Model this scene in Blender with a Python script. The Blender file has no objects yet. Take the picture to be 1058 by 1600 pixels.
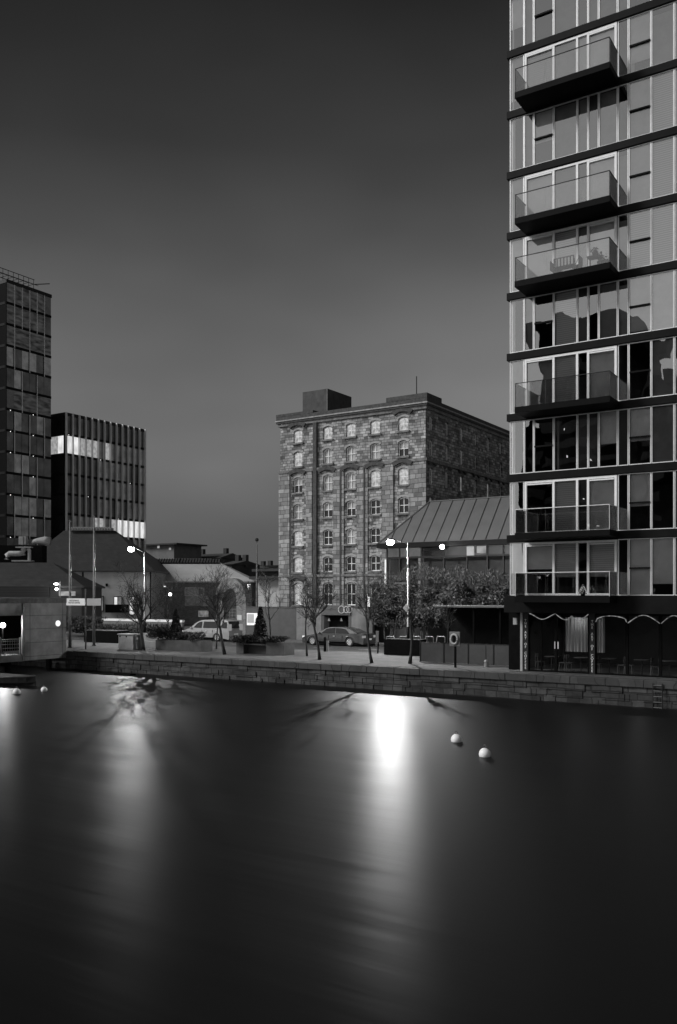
import bpy, math, random
from mathutils import Vector, Matrix, noise
random.seed(7)
S = bpy.context.scene
COL = S.collection
# ---------------------------------------------------------------- camera
HC = 5.1                       # eye height above the water
QZ = 1.25                      # quay pavement level
FPX = 1377.0                   # focal length in photo pixels (photo 1058 x 1600)
CX, HY = 529.0, 930.0          # principal column, horizon row
cam = bpy.data.objects.new("camera", bpy.data.cameras.new("camera"))
COL.objects.link(cam); S.camera = cam
cam.location = (0, 0, HC); cam.rotation_euler = (math.radians(90), 0, 0)
cam.data.sensor_fit = 'AUTO'; cam.data.sensor_width = 36.0
cam.data.lens = 36.0 * FPX / 1600.0
cam.data.shift_y = (HY - 800.0) / 1600.0
cam.data.clip_start = 0.1; cam.data.clip_end = 6000
S.view_settings.view_transform = 'Standard'; S.view_settings.look = 'None'
S.view_settings.exposure = 0.0; S.view_settings.gamma = 1.0
# ---------------------------------------------------------------- world: dusk sky, grey, afterglow behind the camera on the left
SUN_AZ = Vector((-0.985, -0.17, 0)).normalized(); SUN_EL = math.radians(36)
w = bpy.data.worlds.new("World"); S.world = w; w.use_nodes = True
nt = w.node_tree; nt.nodes.clear()
N = nt.nodes.new; L = nt.links.new
def wmath(op, a, b=None, clamp=False):
    n = N('ShaderNodeMath'); n.operation = op; n.use_clamp = clamp
    for i, x in enumerate((a, b)):
        if x is None: continue
        if isinstance(x, (int, float)): n.inputs[i].default_value = x
        else: L(x, n.inputs[i])
    return n.outputs[0]
out = N('ShaderNodeOutputWorld'); bg = N('ShaderNodeBackground'); L(bg.outputs[0], out.inputs[0])
tc = N('ShaderNodeTexCoord'); sep = N('ShaderNodeSeparateXYZ'); L(tc.outputs['Generated'], sep.inputs[0])
sky = N('ShaderNodeTexSky'); sky.sky_type = 'NISHITA'; sky.sun_disc = False
sky.sun_elevation = SUN_EL; sky.sun_rotation = math.atan2(SUN_AZ.x, SUN_AZ.y)
bw = N('ShaderNodeRGBToBW'); L(sky.outputs[0], bw.inputs[0])
base = N('ShaderNodeValToRGB'); L(sep.outputs[2], base.inputs[0])
cr = base.color_ramp
cr.elements[0].position = 0.0; cr.elements[0].color = (0.095,)*3 + (1,)
cr.elements[1].position = 1.0; cr.elements[1].color = (0.006,)*3 + (1,)
for p, v in ((0.06, .125), (0.14, .160), (0.22, .162), (0.33, .108), (0.45, .046), (0.56, .022), (0.68, .010)):
    e = cr.elements.new(p); e.color = (v, v, v, 1)
# afterglow lobe
dot = N('ShaderNodeVectorMath'); dot.operation = 'DOT_PRODUCT'
L(tc.outputs['Generated'], dot.inputs[0]); dot.inputs[1].default_value = Vector((-0.80, -0.60, 0.08)).normalized()
lobe = wmath('POWER', wmath('MAXIMUM', dot.outputs['Value'], 0.0), 3.2)
lobe = wmath('MULTIPLY', lobe, 0.8)
side = wmath('ADD', wmath('MULTIPLY', sep.outputs[0], 0.75), 1.0)
mapn = N('ShaderNodeMapping'); mapn.inputs['Scale'].default_value = (1.2, 1.2, 2.6); mapn.inputs['Rotation'].default_value = (0, .35, 0); L(tc.outputs['Generated'], mapn.inputs[0])
cn = N('ShaderNodeTexNoise'); cn.inputs['Scale'].default_value = 1.6; cn.inputs['Detail'].default_value = 3; cn.inputs['Roughness'].default_value = .45
L(mapn.outputs[0], cn.inputs[0])
cloud = wmath('ADD', wmath('MULTIPLY', cn.outputs[0], 1.7), 0.13)
tot = wmath('MULTIPLY', wmath('MULTIPLY', base.outputs[0], side), cloud)
tot = wmath('ADD', tot, lobe)
tot = wmath('ADD', tot, wmath('MULTIPLY', bw.outputs[0], 0.0006))
L(tot, bg.inputs[0]); bg.inputs[1].default_value = 1.0
sd = bpy.data.lights.new("afterglow", 'SUN'); sd.energy = 2.9; sd.angle = math.radians(20)
so = bpy.data.objects.new("afterglow", sd); COL.objects.link(so)
sv = Vector((SUN_AZ.x*math.cos(SUN_EL), SUN_AZ.y*math.cos(SUN_EL), math.sin(SUN_EL)))
so.rotation_euler = sv.to_track_quat('Z', 'Y').to_euler()

# ---------------------------------------------------------------- the dock's own frame: a runs along the quay to the right, b into the land
TH = math.atan2(-0.5431, 0.8397)
E1 = Vector((math.cos(TH), math.sin(TH))); E2 = Vector((-math.sin(TH), math.cos(TH)))
def wld(a, b): v = E1*a + E2*b; return v.x, v.y
def on_b(px, b):                # a and depth of the column px on the plane b
    d = Vector(((px-CX)/FPX, 1.0)); t = b / d.dot(E2); return t*d.dot(E1), t
def A(px, b): return on_b(px, b)[0]
def Zb(px, py, b): return HC + (HY-py)/FPX*on_b(px, b)[1]
def on_a(px, a):
    d = Vector(((px-CX)/FPX, 1.0)); t = a / d.dot(E1); return t*d.dot(E2), t
def Bq(px, a): return on_a(px, a)[0]
def Za(px, py, a): return HC + (HY-py)/FPX*on_a(px, a)[1]
def G(px, py, z=QZ):            # frame coordinates of a point on the level z
    t = (HC-z)*FPX/(py-HY); d = Vector(((px-CX)/FPX*t, t)); return d.dot(E1), d.dot(E2)

# ---------------------------------------------------------------- materials (all grey: the photograph is black and white)
def newmat(name):
    m = bpy.data.materials.new(name); m.use_nodes = True; t = m.node_tree; t.nodes.clear()
    o = t.nodes.new('ShaderNodeOutputMaterial'); return m, t, o
def M(name, v, rough=.7, metal=0., ns=0., na=0., bump=0., stretch=(1, 1, 1), spec=.5):
    m, t, o = newmat(name); p = t.nodes.new('ShaderNodeBsdfPrincipled'); t.links.new(p.outputs[0], o.inputs[0])
    p.inputs['Base Color'].default_value = (v, v, v, 1); p.inputs['Roughness'].default_value = rough
    p.inputs['Metallic'].default_value = metal; p.inputs['Specular IOR Level'].default_value = spec
    if ns:
        c = t.nodes.new('ShaderNodeTexCoord'); mp = t.nodes.new('ShaderNodeMapping'); mp.inputs['Scale'].default_value = stretch
        n = t.nodes.new('ShaderNodeTexNoise'); n.inputs['Scale'].default_value = ns; n.inputs['Detail'].default_value = 6
        n.inputs['Roughness'].default_value = .65
        t.links.new(c.outputs['Object'], mp.inputs[0]); t.links.new(mp.outputs[0], n.inputs[0])
        r = t.nodes.new('ShaderNodeMapRange'); r.inputs[1].default_value = .3; r.inputs[2].default_value = .7
        r.inputs[3].default_value = v*(1-na); r.inputs[4].default_value = v*(1+na)
        t.links.new(n.outputs[0], r.inputs[0]); t.links.new(r.outputs[0], p.inputs['Base Color'])
        if bump:
            b = t.nodes.new('ShaderNodeBump'); b.inputs['Strength'].default_value = bump; b.inputs['Distance'].default_value = .05
            t.links.new(n.outputs[0], b.inputs['Height']); t.links.new(b.outputs[0], p.inputs['Normal'])
    return m
def brick(name, v1, v2, mortar, bw_, bh, noise_amt=.35, msize=.02, rough=.85, floor=False, nsc=1.3):
    m, t, o = newmat(name); p = t.nodes.new('ShaderNodeBsdfPrincipled'); t.links.new(p.outputs[0], o.inputs[0])
    p.inputs['Roughness'].default_value = rough
    c = t.nodes.new('ShaderNodeTexCoord'); s = t.nodes.new('ShaderNodeSeparateXYZ'); t.links.new(c.outputs['Object'], s.inputs[0])
    cb = t.nodes.new('ShaderNodeCombineXYZ')
    if floor: t.links.new(s.outputs[0], cb.inputs[0]); t.links.new(s.outputs[1], cb.inputs[1])
    else:
        ad = t.nodes.new('ShaderNodeMath'); t.links.new(s.outputs[0], ad.inputs[0]); t.links.new(s.outputs[1], ad.inputs[1])
        t.links.new(ad.outputs[0], cb.inputs[0]); t.links.new(s.outputs[2], cb.inputs[1])
    # wobble so that the courses are not ruler straight
    wn = t.nodes.new('ShaderNodeTexNoise'); wn.inputs['Scale'].default_value = .7/bw_; t.links.new(cb.outputs[0], wn.inputs[0])
    wm = t.nodes.new('ShaderNodeMixRGB'); wm.blend_type = 'LINEAR_LIGHT'; wm.inputs[0].default_value = bh*.28
    t.links.new(cb.outputs[0], wm.inputs[1]); t.links.new(wn.outputs['Color'], wm.inputs[2])
    b = t.nodes.new('ShaderNodeTexBrick'); t.links.new(wm.outputs[0], b.inputs[0])
    b.inputs['Color1'].default_value = (v1,)*3+(1,); b.inputs['Color2'].default_value = (v2,)*3+(1,); b.inputs['Mortar'].default_value = (mortar,)*3+(1,)
    b.inputs['Scale'].default_value = 1; b.inputs['Brick Width'].default_value = bw_; b.inputs['Row Height'].default_value = bh
    b.inputs['Mortar Size'].default_value = msize; b.inputs['Bias'].default_value = 0; b.inputs['Mortar Smooth'].default_value = .3
    b.offset_frequency = 2; b.squash = .7; b.squash_frequency = 3
    n = t.nodes.new('ShaderNodeTexNoise'); n.inputs['Scale'].default_value = nsc; n.inputs['Detail'].default_value = 8; n.inputs['Roughness'].default_value = .7
    t.links.new(c.outputs['Object'], n.inputs[0])
    r = t.nodes.new('ShaderNodeMapRange'); r.inputs[1].default_value = .3; r.inputs[2].default_value = .7
    r.inputs[3].default_value = 1-noise_amt; r.inputs[4].default_value = 1+noise_amt; t.links.new(n.outputs[0], r.inputs[0])
    mu = t.nodes.new('ShaderNodeMixRGB'); mu.blend_type = 'MULTIPLY'; mu.inputs[0].default_value = 1
    t.links.new(b.outputs[0], mu.inputs[1]); t.links.new(r.outputs[0], mu.inputs[2]); t.links.new(mu.outputs[0], p.inputs['Base Color'])
    bp = t.nodes.new('ShaderNodeBump'); bp.inputs['Strength'].default_value = .6; bp.inputs['Distance'].default_value = .04
    t.links.new(mu.outputs[0], bp.inputs['Height']); t.links.new(bp.outputs[0], p.inputs['Normal'])
    return m
def EM(name, v, ns=0., lo=.3, stretch=(1, 1, 1)):
    m, t, o = newmat(name); e = t.nodes.new('ShaderNodeEmission'); t.links.new(e.outputs[0], o.inputs[0])
    e.inputs[0].default_value = (1, 1, 1, 1); e.inputs[1].default_value = v
    if ns:
        c = t.nodes.new('ShaderNodeTexCoord'); mp = t.nodes.new('ShaderNodeMapping'); mp.inputs['Scale'].default_value = stretch
        n = t.nodes.new('ShaderNodeTexNoise'); n.inputs['Scale'].default_value = ns; n.inputs['Detail'].default_value = 4
        t.links.new(c.outputs['Object'], mp.inputs[0]); t.links.new(mp.outputs[0], n.inputs[0])
        r = t.nodes.new('ShaderNodeMapRange'); r.inputs[1].default_value = .35; r.inputs[2].default_value = .65
        r.inputs[3].default_value = v*lo; r.inputs[4].default_value = v; t.links.new(n.outputs[0], r.inputs[0]); t.links.new(r.outputs[0], e.inputs[1])
    return m
def glass(name, refl=.25, rough=.0, tint=1., wob=0., wscale=.5, blend=.35):
    m, t, o = newmat(name); mx = t.nodes.new('ShaderNodeMixShader'); t.links.new(mx.outputs[0], o.inputs[0])
    tr = t.nodes.new('ShaderNodeBsdfTransparent'); tr.inputs[0].default_value = (tint,)*3+(1,)
    gl = t.nodes.new('ShaderNodeBsdfGlossy'); gl.inputs['Roughness'].default_value = rough; gl.inputs[0].default_value = (1, 1, 1, 1)
    lw = t.nodes.new('ShaderNodeLayerWeight'); lw.inputs[0].default_value = blend
    a = t.nodes.new('ShaderNodeMath'); a.use_clamp = True; a.inputs[1].default_value = refl; t.links.new(lw.outputs[0], a.inputs[0])
    t.links.new(a.outputs[0], mx.inputs[0]); t.links.new(tr.outputs[0], mx.inputs[1]); t.links.new(gl.outputs[0], mx.inputs[2])
    if wob:
        c = t.nodes.new('ShaderNodeTexCoord'); n = t.nodes.new('ShaderNodeTexNoise'); n.inputs['Scale'].default_value = wscale; n.inputs['Detail'].default_value = 1.5
        t.links.new(c.outputs['Object'], n.inputs[0])
        b = t.nodes.new('ShaderNodeBump'); b.inputs['Strength'].default_value = 1; b.inputs['Distance'].default_value = wob
        t.links.new(n.outputs[0], b.inputs['Height']); t.links.new(b.outputs[0], gl.inputs['Normal'])
    return m
def louvre(name, v1, v2, pitch, rough=.6, ax=2):
    m, t, o = newmat(name); p = t.nodes.new('ShaderNodeBsdfPrincipled'); t.links.new(p.outputs[0], o.inputs[0]); p.inputs['Roughness'].default_value = rough
    c = t.nodes.new('ShaderNodeTexCoord'); s = t.nodes.new('ShaderNodeSeparateXYZ'); t.links.new(c.outputs['Object'], s.inputs[0])
    k = t.nodes.new('ShaderNodeMath'); k.operation = 'MULTIPLY'; k.inputs[1].default_value = 1/pitch; t.links.new(s.outputs[ax], k.inputs[0])
    f = t.nodes.new('ShaderNodeMath'); f.operation = 'FRACT'; t.links.new(k.outputs[0], f.inputs[0])
    r = t.nodes.new('ShaderNodeMapRange'); r.inputs[3].default_value = v1; r.inputs[4].default_value = v2; t.links.new(f.outputs[0], r.inputs[0])
    t.links.new(r.outputs[0], p.inputs['Base Color']); return m

MT = dict(
 black=M('black_metal', .006, .6, ns=3, na=.3, spec=.02), dark=M('dark_metal', .02, .5, ns=2, na=.3, spec=.2), soffit=M('dark_soffit', .006, .6, ns=1, na=.3, spec=.06), panel2=M('weathered_panel', .19, .6, ns=1.3, na=.3), conc2=M('dark_concrete', .1, .85, ns=2.2, na=.4, bump=.15), stoneh=M('arch_stone', .3, .85, ns=3, na=.35),
 band=M('dark_band', .008, .55, ns=1.2, na=.35, spec=.08), alu=M('pale_aluminium', .8, .4, .3, ns=4, na=.08), white=M('white_paint', .85, .5, ns=5, na=.08),
 pole=M('galvanised_pole', .13, .5, .4, ns=6, na=.2), blind=louvre('blind_slats', .75, .4, .1), blind2=M('roller_blind', .78, .8, ns=1, na=.12),
 blind3=M('grey_blind', .28, .8, ns=1, na=.2), room=M('dark_room', .13, .9, ns=.7, na=.5), roomw=M('pale_room', .3, .9, ns=.6, na=.4),
 spandrel=M('spandrel_panel', .06, .25, ns=.8, na=.15), asphalt=M('asphalt', .03, .8, ns=9, na=.35, bump=.2), soil=M('land', .05, .95, ns=.4, na=.4),
 pave=brick('paving_slabs', .095, .062, .03, .9, .6, .25, .012, floor=True, nsc=.8), coping=brick('granite_coping', .05, .032, .012, 1.3, 3., .35, .02),
 quay=brick('quay_stone', .052, .016, .005, .85, .33, .8, .03, nsc=1.1), stone=brick('mill_stone', .40, .085, .035, .7, .31, .62, .025, nsc=.7),
 stone2=brick('pilaster_stone', .34, .12, .045, 1.0, .5, .34, .03, nsc=1.2),
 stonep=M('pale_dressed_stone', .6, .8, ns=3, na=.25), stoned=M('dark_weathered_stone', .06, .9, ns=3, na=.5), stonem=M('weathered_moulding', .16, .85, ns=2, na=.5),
 render=M('grey_render', .4, .9, ns=.9, na=.12), brick=brick('dark_brick', .14, .08, .12, .3, .1, .35, .012), brickl=brick('grey_brick', .34, .22, .2, .3, .1, .3, .012),
 slate=brick('slate_roof', .03, .022, .012, .5, .3, .3, .01, .55), zinc=M('zinc_roof', .11, .45, .3, ns=.6, na=.12), paleroof=brick('pale_roof_sheet', .36, .32, .3, 1.6, .8, .12, .01, nsc=.3),
 seam=M('roof_seam', .05, .6), conc=M('concrete', .3, .85, ns=2.2, na=.2, bump=.15), panel=M('grey_panel', .27, .55, ns=.9, na=.14), joint=M('panel_joint', .03, .8),
 wall1=M('dark_painted_wall', .05, .8, ns=1.4, na=.2), planterm=M('planter_stone', .06, .85, ns=1.5, na=.35), wall2=M('grey_rendered_wall', .13, .85, ns=1.2, na=.25), bark=M('bark', .028, .9, ns=8, na=.4), 
 leaf=M('leaves', .03, .55, ns=3, na=.6), leafd=M('dark_leaves', .022, .7, ns=3, na=.5), silver=M('silver_paint', .2, .35, .2), carg=M('grey_paint', .05, .25, .3),
 tyre=M('tyre', .015, .8), rim=M('alloy', .6, .35, .7), carglass=M('car_glass', .01, .08), plate=M('number_plate', .6, .6), wood=M('dark_wood', .04, .7, ns=5, na=.4),
 plastic=M('buoy_plastic', .8, .45, ns=2, na=.1), far=M('far_roofs', .035, .9, ns=.3, na=.4), farw=M('far_walls', .12, .9, ns=.3, na=.3), blind4=M('cream_blind', .6, .8, ns=.8, na=.15), blind5=M('dim_blind', .45, .8, ns=1.2, na=.2), mesh=M('sign_grey', .35, .6, ns=2, na=.1),
 signd=M('sign_dark', .05, .5), ink=M('black_letters', .01, .6), letters=M('white_letters', .8, .5), cup=M('curtain', .5, .9, ns=2, na=.3, stretch=(6, 6, .4)),
 mirror=glass('tower_glass', .2, 0, .97, wob=.012, wscale=.5), rail=glass('railing_glass', .08, .02, .86, blend=.2), shop=glass('shop_glass', .03, .01, .9, wob=.02, wscale=.7, blend=.08),
 pav=glass('pavilion_glass', .01, .12, .85, wob=.01, wscale=.5, blend=.06), offg=M('office_glass', .10, .14, .7, ns=.35, na=.6, spec=.7), offg2=M('office_glass_pale', .34, .2, .7, ns=.5, na=.5, spec=.6),
 milld=M('mill_glass_dark', .008, .15), millb=M('mill_blind', .34, .5, ns=2, na=.2), 
 fin=M('facade_fin', .75, .5, .2), lit=EM('lit_window', .42, 1.6, .55), litm=EM('curtained_lit_window', .62, 2.5, .45), litb=EM('bright_lit_window', .95, 1.5, .6, (1, 1, .3)), litd=EM('dim_lit_window', .05, .9, .25, (.6, .6, 2.2)),
 lith=EM('half_lit', .22, 2, .4), bulb=EM('lamp_glow', 60), bulbs=EM('small_lamp_glow', 14), spark=EM('small_light', 2.2), pglow=EM('pale_glow', .32, 4, .1), tail=EM('tail_light', .25), disc=EM('round_light', 1.1),
)
# dense milky-smooth water of a long exposure
m, t, o = newmat('water'); p = t.nodes.new('ShaderNodeBsdfPrincipled'); t.links.new(p.outputs[0], o.inputs[0]); MT['water'] = m
WANI, WRB, WMIX = -0.08, 0.54, 0.56     # cross-wind stretch of the wavelets, broad lobe, its share
p.inputs['Base Color'].default_value = (.004, .004, .004, 1); p.inputs['IOR'].default_value = 1.34
c = t.nodes.new('ShaderNodeTexCoord'); mp = t.nodes.new('ShaderNodeMapping'); mp.inputs['Scale'].default_value = (.05, .55, 1)
mp.inputs['Rotation'].default_value = (0, 0, 0.06)
n = t.nodes.new('ShaderNodeTexNoise'); n.inputs['Scale'].default_value = 1.; n.inputs['Detail'].default_value = 4
t.links.new(c.outputs['Object'], mp.inputs[0]); t.links.new(mp.outputs[0], n.inputs[0])
r = t.nodes.new('ShaderNodeMapRange'); r.inputs[1].default_value = .3; r.inputs[2].default_value = .7; r.inputs[3].default_value = .30; r.inputs[4].default_value = .34
t.links.new(n.outputs[0], r.inputs[0]); t.links.new(r.outputs[0], p.inputs['Roughness'])
b = t.nodes.new('ShaderNodeBump'); b.inputs['Strength'].default_value = .5; b.inputs['Distance'].default_value = .07
t.links.new(n.outputs[0], b.inputs['Height']); t.links.new(b.outputs[0], p.inputs['Normal'])
t.nodes.remove(p)
gw = t.nodes.new('ShaderNodeBsdfAnisotropic'); gw.distribution = 'BECKMANN'; gw.inputs['Anisotropy'].default_value = WANI; gw.inputs[0].default_value = (.40, .40, .40, 1)
tg = t.nodes.new('ShaderNodeCombineXYZ'); tg.inputs[0].default_value = 0; tg.inputs[1].default_value = 1; t.links.new(tg.outputs[0], gw.inputs['Tangent'])
gb = t.nodes.new('ShaderNodeBsdfAnisotropic'); gb.distribution = 'BECKMANN'; gb.inputs['Roughness'].default_value = WRB; gb.inputs[0].default_value = (.44, .44, .44, 1)
t.links.new(b.outputs[0], gb.inputs['Normal'])
gm = t.nodes.new('ShaderNodeMixShader'); gm.inputs[0].default_value = WMIX
t.links.new(gw.outputs[0], gm.inputs[1]); t.links.new(gb.outputs[0], gm.inputs[2])
dw = t.nodes.new('ShaderNodeBsdfDiffuse'); dw.inputs[0].default_value = (.006, .006, .006, 1)
fw = t.nodes.new('ShaderNodeFresnel'); fw.inputs[0].default_value = 1.33
t.links.new(r.outputs[0], gw.inputs['Roughness']); t.links.new(b.outputs[0], gw.inputs['Normal'])
wx_ = t.nodes.new('ShaderNodeMixShader'); t.links.new(fw.outputs[0], wx_.inputs[0])
t.links.new(dw.outputs[0], wx_.inputs[1]); t.links.new(gm.outputs[0], wx_.inputs[2]); t.links.new(wx_.outputs[0], o.inputs[0])

# ---------------------------------------------------------------- mesh tools
ORG = {}
SQUARE = False            # True while building the far buildings that face the camera squarely (world axes)
class MB:
    def __init__(s): s.v = []; s.f = []; s.m = []
    def quad(s, pts, m=0):
        k = len(s.v); s.v += [tuple(q) for q in pts]; s.f.append(tuple(range(k, k+len(pts)))); s.m.append(m)
    def box(s, x0, x1, y0, y1, z0, z1, m=0):
        if x0 > x1: x0, x1 = x1, x0
        if y0 > y1: y0, y1 = y1, y0
        if z0 > z1: z0, z1 = z1, z0
        k = len(s.v); s.v += [(x, y, z) for z in (z0, z1) for y in (y0, y1) for x in (x0, x1)]
        for f in ((0, 2, 3, 1), (4, 5, 7, 6), (0, 1, 5, 4), (2, 6, 7, 3), (0, 4, 6, 2), (1, 3, 7, 5)):
            s.f.append(tuple(k+i for i in f)); s.m.append(m)
        return s
    def prism(s, pts, lo, hi, axis='y', m=0):     # pts: 2D outline; axis: direction of extrusion
        def P(u, v, h): return {'y': (u, h, v), 'x': (h, u, v), 'z': (u, v, h)}[axis]
        k = len(s.v); n = len(pts)
        s.v += [P(u, v, lo) for u, v in pts] + [P(u, v, hi) for u, v in pts]
        s.f.append(tuple(range(k, k+n))); s.f.append(tuple(range(k+2*n-1, k+n-1, -1))); s.m += [m, m]
        for i in range(n): s.f.append((k+i, k+(i+1) % n, k+n+(i+1) % n, k+n+i)); s.m.append(m)
        return s
    def tube(s, pts, r, n=8, m=0, cap=True):
        pts = [Vector(q) for q in pts]; rr = r if isinstance(r, (list, tuple)) else [r]*len(pts)
        k = len(s.v)
        for i, q in enumerate(pts):
            d = (pts[min(i+1, len(pts)-1)] - pts[max(i-1, 0)])
            if d.length < 1e-9: d = Vector((0, 0, 1))
            d.normalize(); up = Vector((0, 0, 1)) if abs(d.z) < .95 else Vector((1, 0, 0))
            x = d.cross(up).normalized(); y = d.cross(x)
            for j in range(n):
                a = 2*math.pi*j/n; s.v.append(tuple(q + (x*math.cos(a) + y*math.sin(a))*rr[i]))
        for i in range(len(pts)-1):
            for j in range(n):
                s.f.append((k+i*n+j, k+i*n+(j+1) % n, k+(i+1)*n+(j+1) % n, k+(i+1)*n+j)); s.m.append(m)
        if cap:
            s.f.append(tuple(k+j for j in range(n-1, -1, -1))); s.f.append(tuple(k+(len(pts)-1)*n+j for j in range(n))); s.m += [m, m]
        return s
    def lathe(s, x, y, prof, n=16, m=0):
        k = len(s.v)
        for r_, z in prof:
            for j in range(n): a = 2*math.pi*j/n; s.v.append((x+r_*math.cos(a), y+r_*math.sin(a), z))
        for i in range(len(prof)-1):
            for j in range(n): s.f.append((k+i*n+j, k+i*n+(j+1) % n, k+(i+1)*n+(j+1) % n, k+(i+1)*n+j)); s.m.append(m)
        s.f.append(tuple(k+j for j in range(n-1, -1, -1))); s.f.append(tuple(k+(len(prof)-1)*n+j for j in range(n))); s.m += [m, m]
        return s
    def ball(s, x, y, z, r, n=14, sz=1., m=0):
        pr = [(max(r*math.sin(math.pi*i/8), .001), z - r*sz*math.cos(math.pi*i/8)) for i in range(9)]
        return s.lathe(x, y, pr, n, m)
    def build(s, name, mat, parent=None, smooth=False, kind=None, bevel=0):
        me = bpy.data.meshes.new(name)
        o = ORG.get(parent.name if parent else None, (0, 0, 0)) if parent else (0, 0, 0)
        me.from_pydata([(x-o[0], y-o[1], z-o[2]) for x, y, z in s.v], [], s.f)
        mats = mat if isinstance(mat, (list, tuple)) else [mat]
        for q in mats: me.materials.append(MT[q] if isinstance(q, str) else q)
        if len(mats) > 1: me.polygons.foreach_set('material_index', s.m)
        if smooth: me.polygons.foreach_set('use_smooth', [True]*len(s.f))
        me.update()
        ob = bpy.data.objects.new(name, me); COL.objects.link(ob)
        if parent: ob.parent = parent; ORG[ob.name] = o
        else: ob.rotation_euler = (0, 0, TH)
        if kind: ob['kind'] = kind
        if bevel:
            bv = ob.modifiers.new('bevel', 'BEVEL'); bv.width = bevel; bv.segments = 2; bv.limit_method = 'ANGLE'
        return ob
def thing(name, label, cat, a, b, z=QZ, group=None, rz=0.):
    o = bpy.data.objects.new(name, None); COL.objects.link(o); x, y = wld(a, b)
    if SQUARE: x, y, rz = a, b, -TH
    o.location = (x, y, z); o.rotation_euler = (0, 0, TH+rz); o.empty_display_size = .3
    o['label'] = label; o['category'] = cat
    if group: o['group'] = group
    ORG[o.name] = (a, b, z) if (rz == 0 or SQUARE) else (0, 0, 0)
    return o
def local(o): ORG[o.name] = (0, 0, 0); return o       # parts given in the thing's own coordinates
def copy_tree(o, parent=None):
    c = o.copy(); COL.objects.link(c)
    if parent: c.parent = parent
    for ch in list(o.children): copy_tree(ch, c)
    return c
def put(o, a, b, z=QZ, rz=0., label=None):
    x, y = wld(a, b); o.location = (x, y, z); o.rotation_euler = (0, 0, TH+rz)
    if label: o['label'] = label
    return o
def text(name, body, size, mat, parent, loc, rot=(math.radians(90), 0, 0), depth=.01, spacing=1., line=1., align='CENTER'):
    cu = bpy.data.curves.new(name, 'FONT'); cu.body = body; cu.size = size; cu.extrude = depth; cu.align_x = align; cu.align_y = 'TOP'
    cu.space_line = line; cu.space_character = spacing
    tmp = bpy.data.objects.new(name+'_t', cu); COL.objects.link(tmp)
    dg = bpy.context.evaluated_depsgraph_get(); me = bpy.data.meshes.new_from_object(tmp.evaluated_get(dg))
    bpy.data.objects.remove(tmp); me.materials.clear(); me.materials.append(MT[mat])
    ob = bpy.data.objects.new(name, me); COL.objects.link(ob); ob.parent = parent; ob.location = loc; ob.rotation_euler = rot
    return ob
def lamp(name, a, b, z, power, rad=.12, parent=None):
    d = bpy.data.lights.new(name, 'POINT'); d.energy = power; d.shadow_soft_size = rad
    o = bpy.data.objects.new(name, d); COL.objects.link(o); x, y = (a, b) if SQUARE else wld(a, b); o.location = (x, y, z); return o

# ================================================================= ground, water, quay
MB().box(-900, 900, 41.3, 2500, -3, QZ-.124).build('land', 'soil', kind='structure')
wt = MB(); wt.quad([(-900, -900, 0), (900, -900, 0), (900, 41.5, 0), (-900, 41.5, 0)])
o = wt.build('water', 'water', kind='structure'); 
mp.inputs['Rotation'].default_value = (0, 0, TH)
MB().box(-300, 120, 41.75, 51, QZ-.3, QZ).build('quay_pavement', 'pave', kind='structure')
MB().box(-300, 120, 51.0, 51.18, QZ-.3, QZ+.004).build('kerb', 'coping', kind='structure')
MB().box(-300, 120, 51.18, 59.8, QZ-.3, QZ-.12).build('road', 'asphalt', kind='structure')
rl = MB()
for k in range(40): rl.box(-130+k*4, -128.2+k*4, 55.2, 55.32, QZ-.119, QZ-.116)
rl.build('road_marking', 'mesh', kind='structure')
MB().box(-300, 120, 59.8, 62, QZ-.3, QZ).build('far_pavement', 'pave', kind='structure')
t_ = thing('quay_wall', 'long dark stone block quay wall rising from the water along the dock', 'quay wall', -40, 41, 0)
MB().box(-300, 120, 41.12, 41.72, -1.5, QZ-.34).build('wall', 'quay', t_)
mb = MB(); a = -120
while a < 20:
    l = 1.35+random.random()*.4; dz = random.uniform(-.012, .012); mb.box(a, a+l-.015, 41+random.uniform(-.015, .015), 41.74, QZ-.34, QZ+dz); a += l
mb.build('coping', 'coping', t_, bevel=.02)
mb = MB()
for i in range(420):            # individual weathered faces standing proud
    a = random.uniform(-85, 8); k = random.randint(0, 2); l = random.uniform(.5, 1.1)
    mb.box(a, a+l, 41.12-random.uniform(.015, .06), 41.2, QZ-.68-k*.34+.02, QZ-.35-k*.34)
mb.build('facing_stone', 'quay', t_)['kind'] = 'stuff'

# ================================================================= glazed apartment tower on the right
BT = 42.2                       # glazing plane
PXC = [797, 819.5, 834.5, 865.5, 902.4, 919.5, 936, 965.5, 982.6, 1018, 1054]
AC = [A(p, BT) for p in PXC]
AEX = [AC[-1]+1.15, AC[-1]+2.3, AC[-1]+3.0, AC[-1]+4.2, AC[-1]+5.6, AC[-1]+7]
ALL = AC+AEX; A0, A1 = ALL[0], ALL[-1]
ZK = [5.07+3.06*k for k in range(13)]
BALC = {0, 1, 3, 5, 6, 8}
tw = thing('apartment_tower', 'tall glazed apartment tower with dark floor bands and projecting balconies', 'apartment building', A0, BT)
for k in range(12):
    z = ZK[k]
    if k: MB().box(A0-.13, A1, BT-.14, BT+13, z-.36, z).build('floor_band', 'band', tw, bevel=.012)
MB().box(A0-.13, A1, BT-.5, BT+13, ZK[0]-.84, ZK[0]).build('podium_fascia', 'band', tw, bevel=.015)
MB().box(A0-.13, A1, BT-.14, BT+13, ZK[12]-.36, ZK[12]+.3).build('roof', 'band', tw)
MB().box(A0+1, A1, BT+5.2, BT+5.4, ZK[0], ZK[12]-.36).build('core_wall', 'room', tw)
MB().box(A0+.02, A0+.1, BT+.3, BT+13, ZK[0], ZK[12]-.36).build('side_wall', 'spandrel', tw)
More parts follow.
